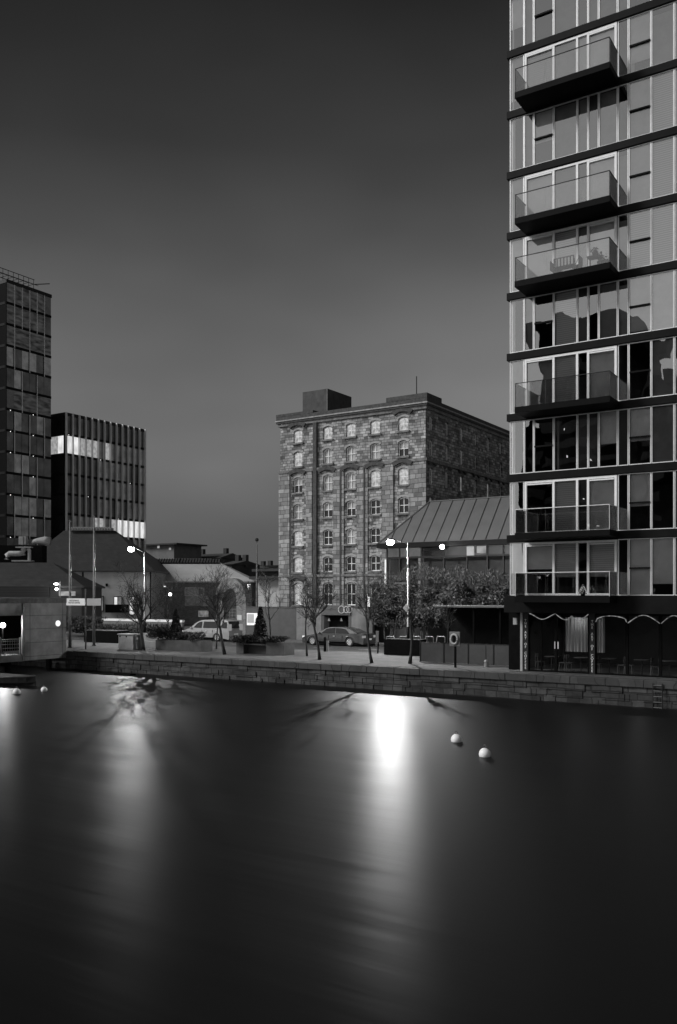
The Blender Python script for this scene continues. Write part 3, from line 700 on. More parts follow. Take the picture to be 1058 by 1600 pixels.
o1, a1_, b1_, b1e, z1_ = office('office_tower', 'tallest dark glass office tower at the left edge of the picture', 10, 80, 150, 436, 6, 14, 3.62, 9, lit1, fins1, 1)
# parapet attic and rooftop gantry
MB().box(a1_-9, a1_+.1, b1_, b1e, z1_, z1_+.01+.0).build('roof', 'black', o1)
rg = thing('roof_gantry', 'open metal maintenance gantry on the roof of the tall office tower', 'gantry', a1_, b1_, z1_)
mb = MB(); gy = b1_+6.5
for dz in (1.2, 2.0): mb.tube([(a1_-1, b1_-1, z1_+dz), (a1_-1, gy, z1_+dz)], .06, 6); mb.tube([(a1_-3, b1_-1, z1_+dz), (a1_-3, gy, z1_+dz)], .06, 6)
for k in range(8):
    y = b1_-1+k*1.05; mb.tube([(a1_-1, y, z1_), (a1_-1, y, z1_+2)], .05, 6); mb.tube([(a1_-3, y, z1_+2), (a1_-1, y+1, z1_+1.2)], .05, 6); mb.tube([(a1_-3, y, z1_+1.2), (a1_-1, y, z1_+1.2)], .05, 6)
mb.tube([(a1_-1, gy, z1_+1.2), (a1_+.4, gy+2.2, z1_+1.7)], .08, 6)
mb.build('frame', 'dark', rg)

# ================================================================= gabled, hipped and low buildings in the middle distance
def hip_building(name, label, px0, px1, b, yeave, pxr0, pxr1, yridge, wallm, roofm, dep, cat='building', ov=.35):
    x0, x1 = A(px0, b), A(px1, b); ze = Zb((px0+px1)/2, yeave, b); br = b+dep/2; zr = Zb((pxr0+pxr1)/2, yridge, br)
    r0, r1 = A(pxr0, br), A(pxr1, br)
    t_ = thing(name, label, cat, x0, b)
    MB().box(x0+ov, x1-ov, b+ov, b+dep-ov, QZ-.12, ze).build('wall', wallm, t_)
    mb = MB(); c = [(x0, b, ze), (x1, b, ze), (x1, b+dep, ze), (x0, b+dep, ze)]; R0, R1 = (r0, br, zr), (r1, br, zr)
    mb.quad([c[0], c[1], R1, R0]); mb.quad([c[1], c[2], R1]); mb.quad([c[2], c[3], R0, R1]); mb.quad([c[3], c[0], R0]); mb.quad([(q[0], q[1], q[2]-.18) for q in reversed(c)])
    for i in range(4): p_, q_ = c[i], c[(i+1) % 4]; mb.quad([(p_[0], p_[1], p_[2]-.18), (q_[0], q_[1], q_[2]-.18), q_, p_])
    rf = mb.build('roof', roofm, t_)
    return t_, rf, x0, x1, ze, r0, r1, br, zr
# big dark hip roof
A_q, Zb_q = A, Zb; SQUARE = True
def A(px, y): return (px-CX)/FPX*y
def Zb(px, py, y): return HC+(HY-py)/FPX*y
t1, rf, x0, x1, ze, r0, r1, br, zr = hip_building('hip_roofed_hall', 'rendered hall under a big dark hipped slate roof behind the flagpoles', 20, 241, 112, 891.5, 100, 180, 829, 'render', 'slate', 17)
mb = MB()
for k in range(16): xx = r0+1+(r1-r0-1.5)*k/15; mb.box(xx, xx+.08, br-.9, br+.9, zr-.05, zr+.38)
mb.box(r0+1, r1-.4, br-.9, br-.8, zr+.3, zr+.42); mb.build('roof_lantern', 'mesh', rf)
MB().tube([(A(129, 112), 112.2, QZ), (A(129, 112), 112.2, ze)], .1, 6).build('downpipe', 'black', t1)
MB().tube([(A(235, 112), 112.2, QZ), (A(235, 112), 112.2, ze)], .1, 6).build('downpipe', 'black', t1)
for px in (144, 167):
    z = Zb(px, 914, 112.35); MB().box(A(px, 112.35)-.13, A(px, 112.35)+.13, 112.25, 112.36, z-.18, z+.18).build('vent', 'black', t1)
for j, (p0, p1, y0, y1, mm) in enumerate(((151.5, 156, 932, 956, 'litb'), (156.7, 161, 932, 954, 'lith'), (179, 183.5, 933, 946, 'litb'), (184.5, 190, 933, 948, 'lith'), (203, 210, 933, 960, 'litb'), (211, 217, 932, 945, 'lit'))):
    q = 112.33; MB().box(A(p0, q)-.08, A(p1, q)+.08, q-.05, q+.03, Zb(p0, y1, q)-.1, Zb(p0, y0, q)+.1).build('window', 'black', t1)
    MB().box(A(p0, q), A(p1, q), q-.09, q-.055, Zb(p0, y1, q), Zb(p0, y0, q)).build('lit_pane', mm, t1)
q = 112.0; MB().box(A(165, q), A(201, q), q-.15, q+.2, Zb(180, 957, q), Zb(180, 944.5, q)).build('balustrade', 'black', t1)
# low dark building at the left edge
t2, rf, x0, x1, ze, r0, r1, br, zr = hip_building('low_slate_building', 'low dark slate roofed building with a louvred band behind the floating pavilion', -60, 131, 97, 916, -20, 82, 879, 'wall1', 'slate', 9)
MB().box(x0+1, A(78, 96.9), 96.7, 96.95, Zb(40, 936, 97), ze-.05).build('louvre', louvre('dark_louvres', .02, .004, .28), t2)
MB().box(A(93, 96.8), A(118, 96.8), 96.6, 96.8, Zb(100, 931, 96.8), Zb(100, 924, 96.8)).build('lit_sign_panel', 'lit', t2)
wl = thing('wall_floodlight', 'bright twin floodlight at the eave of the low slate building', 'floodlight', A(94, 96), 96, Zb(94, 930, 96))
MB().tube([(A(94, 96), 96, Zb(94, 936, 96)), (A(94, 96), 96, Zb(94, 909, 96))], .05, 6).build('post', 'pole', wl)
MB().ball(A(88, 95.8), 95.8, Zb(88, 912.5, 95.8), .26, 12, .4).build('lamp_head', 'bulbs', wl); MB().ball(A(88.5, 95.8), 95.8, Zb(88, 920.5, 95.8), .17, 12, .8).build('lamp_head', 'bulbs', wl)
lamp('floodlight_light', A(88, 95.4), 95.3, Zb(88, 914, 95.4), 90, .2)
bd = 104; dk = thing('roof_duct', 'bent pale ventilation duct on the roof behind the low slate building', 'duct', A(30, bd), bd, Zb(30, 876, bd))
def PD(px, py, b=bd): return (A(px, b), b, Zb(px, py, b))
MB().tube([PD(10, 874), PD(11, 868), PD(15, 865), PD(30, 865), PD(38, 864), PD(39, 860), PD(36, 856)], .32, 10).build('duct_run', 'conc', dk, smooth=True)
MB().tube([PD(46, 877), PD(46, 860), PD(44, 857)], .2, 10).build('riser', 'conc', dk)
MB().box(A(26, bd), A(50, bd), bd-.4, bd+.4, Zb(30, 856, bd), Zb(30, 854.4, bd)).build('top_plate', 'conc', dk)
MB().box(A(21, bd), A(51, bd), bd-.6, bd+.6, Zb(30, 877.5, bd), Zb(30, 875.5, bd)).build('base_plate', 'conc', dk)
mb = MB(); 
t3 = thing('flat_roofed_plant_building', 'dark flat roofed block carrying the ducts and air handling boxes', 'building', A(-30, 105.2), 105.2)
MB().box(A(-40, 105.2), A(66, 105.2), 105.2, 106.9, QZ, Zb(30, 852, 105.2)).build('wall', 'black', t3)
acu = thing('air_conditioning_box', 'pale square air handling box on the flat roof below the office tower', 'air unit', A(36, 106), 106, Zb(36, 852, 106))
MB().box(A(31, 106), A(42.5, 106), 105.6, 106.4, Zb(36, 851.5, 106), Zb(36, 838.5, 106)).build('casing', 'conc', acu, bevel=.04); MB().box(A(36.3, 105.6), A(37, 105.6), 105.57, 105.6, Zb(36, 851, 106), Zb(36, 839, 106)).build('seam', 'joint', acu)
ac2 = thing('roof_cowl', 'pale lumpy ventilation cowl on the flat roof left of the hipped slate roof', 'cowl', A(62, 106), 106, Zb(62, 850, 106))
MB().tube([PD(51, 849, 106), PD(54, 846.5, 106), PD(60, 845, 106), PD(70, 844.5, 106), PD(78, 846, 106)], [.2, .3, .35, .5, .55], 10).build('cowl', 'conc', ac2, smooth=True)
# shed with pale roof
t4, rf, x0, x1, ze, r0, r1, br, zr = hip_building('pale_roofed_depot', 'long brick depot under a pale hipped sheet roof with a strip of rooflights', 150, 397, 120, 908, 150, 332, 873, 'brick', 'paleroof', 13)
sl_ = (zr-ze)/6.5
def rp(a_, b_, lift=.05): return (a_, b_, ze+(b_-120)*sl_+lift)
for p0, p1 in ((222, 279), (280, 343)):
    xa, xb = A(p0, 125), A(p1, 125); mb = MB()
    y0, y1 = 124.9, 126.3; mb.quad([rp(xa, y0, .08), rp(xb, y0, .08), rp(xb, y1, .08), rp(xa, y1, .08)]); n = 14
    rg_ = mb.build('rooflight', 'spandrel', rf)
    mb = MB()
    for k in range(n+1):
        xx = xa+(xb-xa)*k/n; mb.tube([rp(xx, y0, .12), rp(xx, y1, .12)], .05, 4)
    mb.tube([rp(xa, y0, .12), rp(xb, y0, .12)], .09, 4); mb.build('glazing_bar', 'black' , rg_)
q = 120.33
for p0, p1, y0, y1, mm in ((252, 262, 918, 930, 'offg'), (290, 311, 919, 930, 'brickl'), (312, 318, 919.5, 929, 'offg'), (384, 391, 913, 920, 'offg')):
    w_ = MB().box(A(p0, q)-.12, A(p1, q)+.12, q-.06, q+.03, Zb(p0, y1, q)-.12, Zb(p0, y0, q)+.12).build('window', 'mesh', t4); MB().box(A(p0, q), A(p1, q), q-.09, q-.062, Zb(p0, y1, q), Zb(p0, y0, q)).build('pane', mm, w_)
MB().box(A(289, q), A(326, q), q-.04, q+.02, Zb(300, 947, q), Zb(300, 931.5, q)).build('pale_brick_panel', 'brickl', t4)
w_ = MB().box(A(310, q), A(326, q), q-.09, q+.02, Zb(318, 964, q), Zb(318, 954, q)).build('window', 'white', t4)
MB().box(A(311.5, q), A(317.3, q), q-.12, q-.095, Zb(318, 963, q), Zb(318, 955.5, q)).build('pane', 'lith', w_); MB().box(A(318.3, q), A(325, q), q-.12, q-.095, Zb(318, 963, q), Zb(318, 955.5, q)).build('pane', 'lith', w_)
MB().ball(A(257.5, 119.8), 119.8, Zb(257, 916, 119.8), .13, 8, .5).build('wall_lamp', 'spark', t4)
yl = thing('yard_lamp', 'small bright lamp on a post in front of the brick depot', 'lamp', A(266, 100), 100)
MB().tube([(A(266, 100), 100, QZ), (A(266, 100), 100, Zb(266, 930, 100))], .05, 6).build('post', 'dark', yl); MB().ball(A(266, 100), 100, Zb(266, 928.5, 100), .17, 10).build('lamp_head', 'bulbs', yl)
lamp('yard_light', A(266, 99.6), 99.6, Zb(266, 928.5, 100), 60, .1)
A, Zb = A_q, Zb_q; SQUARE = False
# brick archway by the road
ba = 62.2; x0, x1 = A(338, ba), A(384, ba); zt = Zb(360, 910, ba); xc = A(359.5, ba); rw = (A(369.5, ba)-A(349.5, ba))/2; zsp = Zb(360, 933, ba)
t5 = thing('brick_archway', 'dark brick archway with a rounded head behind the silver van', 'archway', xc, ba)
mb = MB(); mb.box(x0, xc-rw, ba, ba+.7, QZ, zsp); mb.box(xc+rw, x1, ba, ba+.7, QZ, zsp); n = 18
for i in range(n):
    t0, t1_ = math.pi*i/n, math.pi*(i+1)/n; p_ = lambda t, r: (xc-r*math.cos(t), zsp+r*math.sin(t)); R = (x1-x0)/2
    mb.prism([p_(t0, rw), p_(t1_, rw), p_(t1_, R), p_(t0, R)], ba, ba+.7, 'y')
mb.build('arch', 'brick', t5)
mb = MB()
for k in range(9): mb.box(xc-rw+.1, xc+rw-.1, ba+.35, ba+.38, QZ+.3+k*.28, QZ+.34+k*.28)
for k in range(5): u = xc-rw+.1+(2*rw-.2)*k/4; mb.box(u-.025, u+.025, ba+.34, ba+.40, QZ+.1, QZ+2.7)
mb.build('gate', 'pole', t5)
MB().box(A(371, ba), A(378, ba), ba-.04, ba-.003, Zb(374, 969, ba), Zb(374, 961, ba)).build('name_plate', 'mesh', t5)
# boundary walls
bw_ = 62.2; tz = Zb(480, 948, bw_)
def wallthing(name, label, p0, p1, mat, y=948, b=bw_, th=.35, cap='coping'):
    x0, x1 = A(p0, b), A(p1, b); zt = Zb((p0+p1)/2, y, b)
    t_ = thing(name, label, 'wall', x0, b); MB().box(x0, x1, b, b+th, QZ-.12, zt-.1).build('wall', mat, t_); MB().box(x0, x1, b-.05, b+th+.05, zt-.1, zt).build('coping', cap, t_, bevel=.01); return t_
wallthing('boundary_wall', 'dark painted boundary wall between the brick archway and the pale wall', 384.5, 462.5, 'wall1')
wallthing('boundary_wall', 'pale grey rendered wall behind the front of the parked car', 463, 502, 'wall2')
wallthing('boundary_wall', 'grey rendered wall right of the shop gate, beside the hedge', 549, 582, 'wall2')
wallthing('boundary_wall', 'dark long wall standing behind the tall hedge', 583, 790, 'wall1', 955, 63.6)
nb = thing('notice_board', 'framed pale notice board on the dark painted wall', 'notice board', A(395, bw_-.06), bw_-.06, Zb(395, 977, bw_))
q = bw_-.07
MB().box(A(386, q), A(406, q), q-.02, q+.03, Zb(395, 977, q), Zb(395, 958, q)).build('frame', 'white', nb); MB().box(A(387, q), A(397, q), q-.04, q-.022, Zb(395, 973, q), Zb(395, 959.5, q)).build('poster', 'mesh', nb)
# shop gate with ring sign
gt = thing('shop_gateway', 'dark recessed gateway with a fascia and two small hanging lamps behind the car', 'gateway', A(503, bw_), bw_)
x0, x1 = A(502.5, bw_), A(548.5, bw_); mb = MB(); zg = Zb(520, 961, bw_)
mb.box(x0, x1, bw_-.12, bw_+.5, zg, Zb(520, 946, bw_)); mb.build('fascia', 'signd', gt)
MB().box(x0, x1, bw_+.8, bw_+.9, QZ, zg).build('back_wall', 'black', gt); MB().box(x1-.25, x1, bw_, bw_+.8, QZ, zg).build('jamb', 'wall1', gt); MB().box(x0, x0+.25, bw_, bw_+.8, QZ, zg).build('jamb', 'wall1', gt)
for px in (514.2, 533.3):
    z = Zb(px, 968, bw_+.4); h_ = MB().tube([(A(px, bw_+.4), bw_+.4, z+.1), (A(px, bw_+.4), bw_+.4, zg)], .012, 4).build('lamp_cord', 'black', gt)
    MB().lathe(A(px, bw_+.4), bw_+.4, [(.11, z-.13), (.03, z+.12)], 10).build('hanging_lamp', 'pglow', gt)
rs = thing('ring_sign', 'pale outline sign of three linked rings on the gateway fascia', 'sign', A(537, bw_-.2), bw_-.2, Zb(537, 958, bw_))
for px, r_ in ((533.5, .30), (541, .26), (546, .26)):
    q = bw_-.2; c_ = (A(px, q), q, Zb(px, 952.5, q)); MB().tube([(c_[0]+r_*math.cos(t), q, c_[2]+r_*math.sin(t)) for t in [2*math.pi*i/20 for i in range(21)]], .035, 6).build('ring', 'mesh', rs)

# ================================================================= glass pavilion with metal roof
bg_ = 66.0; xe = A(591, bg_); ze = Zb(600, 849, bg_)
wd = 5.2; best = None
for i in range(200):
    w_ = 2+i*.05; a_, b_ = xe+w_, bg_+w_; x, y = wld(a_, b_); p_ = CX+FPX*x/y
    if best is None or abs(p_-672) < best[0]: best = (abs(p_-672), w_)
wd = best[1]; x, y = wld(xe+wd, bg_+wd); zr = HC+(HY-784)/FPX*y
xr = 8.0
pv = thing('glass_pavilion', 'glazed pavilion under a standing seam metal hipped roof behind the hedge', 'pavilion', xe, bg_)
mb = MB(); c0, c1, c2, c3 = (xe, bg_, ze), (xr, bg_, ze), (xr, bg_+2*wd, ze), (xe, bg_+2*wd, ze); R0, R1 = (xe+wd, bg_+wd, zr), (xr, bg_+wd, zr)
mb.quad([c0, c1, R1, R0]); mb.quad([c2, c3, R0, R1]); mb.quad([c3, c0, R0]); mb.quad([c1, c2, R1]); mb.quad([c3, c2, c1, c0])
rf = mb.build('roof', 'zinc', pv)
mb = MB(); n = 42; sp = (xr-xe)/n
for k in range(n+1):
    x = xe+k*sp; 
    if k == 0: continue
    w_ = min(wd, x-xe); mb.tube([(x, bg_, ze+.04), (x, bg_+w_, ze+.04+(zr-ze)*w_/wd)], .045, 4)
for k in range(1, 12):
    y_ = bg_+2*wd*k/12; w_ = min(y_-bg_, bg_+2*wd-y_); mb.tube([(xe, y_, ze+.04), (xe+w_, y_, ze+.04+(zr-ze)*w_/wd)], .045, 4)
mb.tube([c0, R0], .09, 6); mb.tube([R0, R1], .09, 6); mb.build('seam', 'seam', rf)
MB().box(xe-.1, xr, bg_-.14, bg_+2*wd, ze-.42, ze-.02).build('eave', 'band', pv)
zh = Zb(640, 871, bg_+.8); zb0 = QZ
xs_ = [xe+.4] + [A(p, bg_+.8) for p in (624, 658, 693, 729, 761, 786)] + [A(p, bg_+.8) for p in (830, 880, 930, 980)]
for i in range(len(xs_)-1):
    x0, x1 = xs_[i], xs_[i+1]; mb = MB()
    mb.box(x0, x0+.12, bg_+.7, bg_+.9, zb0, ze-.42); mb.box(x0+.12, x1, bg_+.72, bg_+.88, zh-.08, zh+.08)
    w_ = mb.build('window_frame', 'dark', pv)
    g = MB(); g.quad([(x0+.12, bg_+.8, zb0), (x1, bg_+.8, zb0), (x1, bg_+.8, zh-.08), (x0+.12, bg_+.8, zh-.08)]); g.build('pane', 'pav', w_)
    MB().box(x0+.12, x1, bg_+.78, bg_+.84, zh+.08, ze-.42).build('upper_panel', ('wall2', 'wall2', 'pav', 'wall1', 'wall2', 'spandrel')[i % 6], w_)
MB().box(xe+.4, xe+.7, bg_+.9, bg_+2*wd-.5, zb0, ze-.42).build('end_wall', 'wall2', pv)
MB().box(A(601, bg_+1.4), A(606, bg_+1.4), bg_+1.4, bg_+1.9, zb0, zh-.1).build('column', 'letters', pv)
MB().box(xe+1, xr, bg_+6.5, bg_+6.7, zb0, ze-.42).build('inner_wall', 'wall2', pv)
MB().box(A(746, bg_+.75), A(760, bg_+.75), bg_+.66, bg_+.69, Zb(750, 864, bg_+.7), Zb(750, 853.5, bg_+.7)).build('lit_pane', 'lit', pv)
MB().box(A(730, bg_+.75), A(742, bg_+.75), bg_+.66, bg_+.69, Zb(735, 868, bg_+.7), Zb(735, 853.5, bg_+.7)).build('blind', 'mesh', pv)
MB().ball(A(691, 65.3), 65.3, Zb(691, 854.5, 65.3), .2, 10).build('eave_lamp', 'bulbs', pv); MB().tube([(A(691, 65.3), 65.3, Zb(691, 852, 65.3)), (A(691, 65.3), bg_, ze-.1)], .03, 5).build('lamp_bracket', 'dark', pv)
lamp('eave_light', A(691, 65.1), 65.05, Zb(691, 855, 65.1), 130, .12)

# ================================================================= distant skyline
def far_block(name, label, p0, p1, b, ytop, mat='farw', roof=0, lits=(), dep=10):
    x0, x1 = A(p0, b), A(p1, b); z = Zb((p0+p1)/2, ytop, b); t_ = thing(name, label, 'building', x0, b)
    MB().box(x0, x1, b, b+dep, QZ-.12, z).build('wall', mat, t_)
    if roof:
        zr = Zb((p0+p1)/2, ytop-roof, b); mb = MB(); mb.prism([(b-.4, z), (b+dep+.4, z), (b+dep/2, zr)], x0-.4, x1+.4, 'x'); mb.build('roof', 'far', t_)
        for u in (.12, .8): MB().box(x0+(x1-x0)*u, x0+(x1-x0)*u+1, b+dep/2-.5, b+dep/2+.5, zr-1.5, zr+1.3).build('chimney', 'far', t_)
    else: MB().box(x0-.5, x1+2., b-1.2, b+dep, z, z+.35).build('roof', 'far', t_)
    for (px, py, s_) in lits: MB().box(A(px, b-.1), A(px+s_, b-.1), b-.12, b-.02, Zb(px, py+s_*1.2, b), Zb(px, py, b)).build('window', 'lit', t_)
    return t_
far_block('far_apartment_block', 'small flat roofed apartment block beyond the pale roofed depot with two lit windows', 226, 272, 160, 852, lits=((246, 853, 3), (264, 856, 3)))
far_block('far_house', 'dark pitched roof house beyond the ridge of the depot', 288, 342, 170, 873, 'far', 9)
far_block('far_house', 'low dark house just right of the depot ridge', 345, 362, 150, 882, 'far', 7)
far_block('far_house', 'far terrace with one lit window above the archway', 362, 398, 180, 890, 'farw', 6, ((383, 889, 2.5), (371, 893, 1.5)))
far_block('far_house', 'far terrace between the mast and the stone warehouse', 398, 424, 175, 888, 'farw', 5, ((412, 890, 1.5),))
far_block('white_flat_block', 'pale flat block touching the left edge of the stone warehouse', 420, 440, 150, 886, 'paleroof', 0)
far_block('dark_lean_building', 'dark clad block at the foot of the stone warehouse', 406, 438, 100, 893, 'wall1', 0, dep=3)
far_block('grey_gable_building', 'grey rendered low gable between the depot and the stone warehouse', 403, 440, 90, 905, 'render', 0, dep=3)
mk = thing('lamp_mast', 'tall thin mast with a dark ball head beside the stone warehouse', 'mast', A(401.5, 75), 75)
MB().tube([(A(401.5, 75), 75, QZ), (A(401.5, 75), 75, Zb(401, 905, 75)), (A(401.5, 75), 75, Zb(401, 846, 75))], [.16, .11, .05], 8).build('pole', 'pole', mk); MB().ball(A(401.5, 75), 75, Zb(401, 843.5, 75), .2, 8).build('ball_head', 'dark', mk)
# blocks across the dock, mirrored in the tower glass
def mirror_block(p0, p1, ytop, bm, label, lits=0):
    b = 2*BT-bm; x0, x1 = A(p0, bm), A(p1, bm); z = Zb((p0+p1)/2, ytop, bm); t_ = thing('dockside_block', label, 'building', x0, b, 0)
    MB().box(x0, x1, b-16, b, 0, z).build('wall', 'band', t_)
    mb = MB()
    for r in range(int(z/3.2)-1): mb.box(x0+.5, x1-.5, b, b+.05, 2+r*3.2, 3.5+r*3.2)
    mb.build('window_band', 'offg', t_)
    for k in range(lits): MB().box(x0+(x1-x0)*((k*.37+.11) % 1), x0+(x1-x0)*((k*.37+.11) % 1)+.3, b+.06, b+.1, 8+z*.6*((k*.61) % 1), 8.3+z*.6*((k*.61) % 1)).build('lit_window', 'spark', t_)
    None; MB().box(x0+2, x0+7, b-12, b-6, z, z+2.5).build('roof_plant', 'band', t_)
mirror_block(838, 968, 492, 150, 'broad dark block reflected in the middle floors of the glass tower', 9)
mirror_block(978, 1012, 536, 158, 'narrow dark block reflected at the right of the glass tower')
mirror_block(1016, 1040, 592, 152, 'lower dark block reflected near the right edge of the glass tower')
mirror_block(815, 1240, 648, 165, 'long dark terrace reflected in the lower floors of the glass tower', 14)
MB().box(-900, 900, -700, -62, -3, 1).build('far_bank', 'soil', kind='structure')

# ================================================================= vegetation
def leaves(mb, boxes, n, s0, seed):
    random.seed(seed)
    tot = sum(b[6] for b in boxes)
    for (cx, cy, cz, rx, ry, rz_, wgt) in boxes:
        for i in range(int(n*wgt/tot)):
            while True:
                p_ = Vector([random.uniform(-1, 1) for _ in range(3)])
                if p_.length <= 1: break
            p_ = p_*(.55+.45*random.random())/max(p_.length, .3)*min(1, p_.length+.35)
            c_ = Vector((cx+p_.x*rx, cy+p_.y*ry, cz+p_.z*rz_)); q = noise.noise(c_*1.1)
            if q < -.22: continue
            s_ = s0*random.uniform(.6, 1.4); d1 = Vector([random.gauss(0, 1) for _ in range(3)]).normalized()*s_; d2 = Vector([random.gauss(0, 1) for _ in range(3)]).normalized()*s_*.6
            mb.quad([c_-d1, c_+d2, c_+d1, c_-d2])
def shrub(p0, p1, b, ytop, ybot, label, seed, mat='leaf', n=30000, s=.085, name='tall_shrub', cat='shrub', group=None, stems=True, top=.35):
    random.seed(seed); x0, x1 = A(p0, b), A(p1, b); zt = Zb((p0+p1)/2, ytop, b); zb_ = Zb((p0+p1)/2, ybot, b)
    t_ = thing(name, label, cat, (x0+x1)/2, b, QZ if ybot < 1010 else zb_, group); W = (x1-x0)/2; Hh = zt-zb_
    bx_ = []
    for i in range(26):
        rx = W*random.uniform(.25, .4); rz_ = Hh*random.uniform(.18, .34)
        bx_.append(((x0+x1)/2+random.uniform(-1, 1)*(W-rx*.8), b+random.uniform(-.6, .6), random.uniform(zb_+rz_, zt-rz_*random.uniform(.8, 1.3)), rx, min(W, 1.2), rz_, rx*rz_))
    mb = MB(); leaves(mb, bx_, n, s, seed)
    for i in range(int(n*.06)):            # loose sprigs above the crown
        u = random.uniform(-1, 1); h = zt+random.random()**2*Hh*top*(1-.5*abs(u)); c_ = Vector(((x0+x1)/2+u*W, b+random.uniform(-.8, .8), h-.15)); d1 = Vector((random.gauss(0, .3), random.gauss(0, .3), 1)).normalized()*s*1.3; d2 = Vector([random.gauss(0, 1) for _ in range(3)]).normalized()*s*.3
        mb.quad([c_-d1, c_+d2, c_+d1, c_-d2])
    mb.build('foliage', mat, t_)
    if stems:
        mb = MB()
        for i in range(5):
            u = random.uniform(-.6, .6)*W; mb.tube([((x0+x1)/2+u*.6, b, QZ-.12), ((x0+x1)/2+u, b+random.uniform(-.3, .3), zb_+Hh*.5)], [.07, .03], 5)
        mb.build('stem', 'bark', t_)
    return t_
shrub(580, 632, 60.6, 915, 985, 'leftmost tall shrub of the row, beside the lamp post', 31, group='tall shrubs in front of the pavilion')
shrub(625, 690, 60.6, 903, 985, 'tall shrub right of the lamp post, its top lit brightest', 32, n=36000, group='tall shrubs in front of the pavilion')
shrub(680, 745, 60.6, 906, 985, 'tall shrub below the small eave lamp of the pavilion', 33, n=36000, group='tall shrubs in front of the pavilion')
shrub(735, 800, 60.6, 910, 985, 'rightmost tall shrub, meeting the edge of the glass tower', 34, n=34000, group='tall shrubs in front of the pavilion')
def cone_shrub(px, b, ytop, ybot, label, seed, wpx=9):
    x = A(px, b); zt, zb_ = Zb(px, ytop, b), Zb(px, ybot, b); t_ = thing('conical_shrub', label, 'shrub', x, b, zb_, 'conical shrubs in the planters')
    mb = MB(); random.seed(seed); W = A(px+wpx, b)-x
    for i in range(5200):
        u = random.random()**.7; z = zt-(zt-zb_)*u; r_ = W*(.08+.92*u**.8)*math.sqrt(random.random())*(1+.25*noise.noise(Vector((z*2, px, 0)))); an = random.uniform(0, 6.283)
        c_ = Vector((x+r_*math.cos(an), b+r_*math.sin(an), z)); d1 = Vector([random.gauss(0, 1) for _ in range(3)]).normalized()*.07; d2 = Vector([random.gauss(0, 1) for _ in range(3)]).normalized()*.05
        mb.quad([c_-d1, c_+d2, c_+d1, c_-d2])
    mb.build('foliage', 'leafd', t_); MB().tube([(x, b, zb_-.2), (x, b, zt-.3)], [.05, .02], 6).build('stem', 'bark', t_)
def planter(p0, p1, b, ytop, ybase, label, cut=False):
    x0, x1 = A(p0, b), A(p1, b); zt = Zb((p0+p1)/2, ytop, b); t_ = thing('planter', label, 'planter', x0, b, QZ, 'long planters on the quay'); mb = MB()
    if cut:
        l1, l2 = x0+(x1-x0)*.16, x0+(x1-x0)*.64; mb.box(x0, l1, b, b+1.2, QZ, zt); mb.box(l2, x1, b, b+1.2, QZ, zt); mb.box(l1, l2, b+.5, b+1.2, QZ, zt)
        sb = MB().box(l1, l2, b+.02, b+.499, zt-.22, zt-.14).build('seat', 'wood', t_); mb.box(l1, l2, b, b+.5, zt-.09, zt) if False else None
    else: mb.box(x0, x1, b, b+1.2, QZ, zt)
    mb.build('box', 'planterm', t_, bevel=.02); MB().box(x0+.08, x1-.08, b+.08, b+1.12, zt, zt+.03).build('soil', 'soil', t_); return x0, x1, zt
planter(243, 314, 45.2, 1001, 1018, 'long grey planter with low shrubs in front of the van')
planter(369, 443, 45.2, 1003, 1022, 'long grey planter with a dark recessed seat right of the van', True)
cone_shrub(275, 45.8, 952, 1001, 'dark conical shrub in the planter left of the van', 41)
cone_shrub(407, 45.8, 948, 1003, 'dark conical shrub in front of the notice board', 42, 11)
for k, (p0, p1, yt, yb, lb_) in enumerate(((240, 268, 979, 1002, 'low dark bush at the left end of the planter by the van'), (280, 316, 986, 1002, 'low dark bush at the right end of the planter by the van'), (366, 400, 991, 1004, 'low dark bush left of the conical shrub by the notice board'), (412, 444, 993, 1004, 'low dark bush at the right end of the planter with the seat'))):
    shrub(p0, p1, 45.8, yt, yb, lb_, 50+k, 'leafd', 3200, .07, 'planter_bush', 'bush', 'low bushes in the planters', False, .12)
shrub(98, 160, 58, 963, 992, 'dark rounded hedge mass behind the flagpoles', 61, 'leafd', 6000, .13, 'hedge_bush', 'bush', 'low dark hedge bushes at left', False, .1)
shrub(150, 215, 56, 975, 996, 'low dark hedge right of the second flagpole', 62, 'leafd', 4000, .12, 'hedge_bush', 'bush', 'low dark hedge bushes at left', False, .1)
shrub(205, 262, 55, 974, 994, 'low dark hedge behind the big bare tree', 63, 'leafd', 4000, .12, 'hedge_bush', 'bush', 'low dark hedge bushes at left', False, .1)

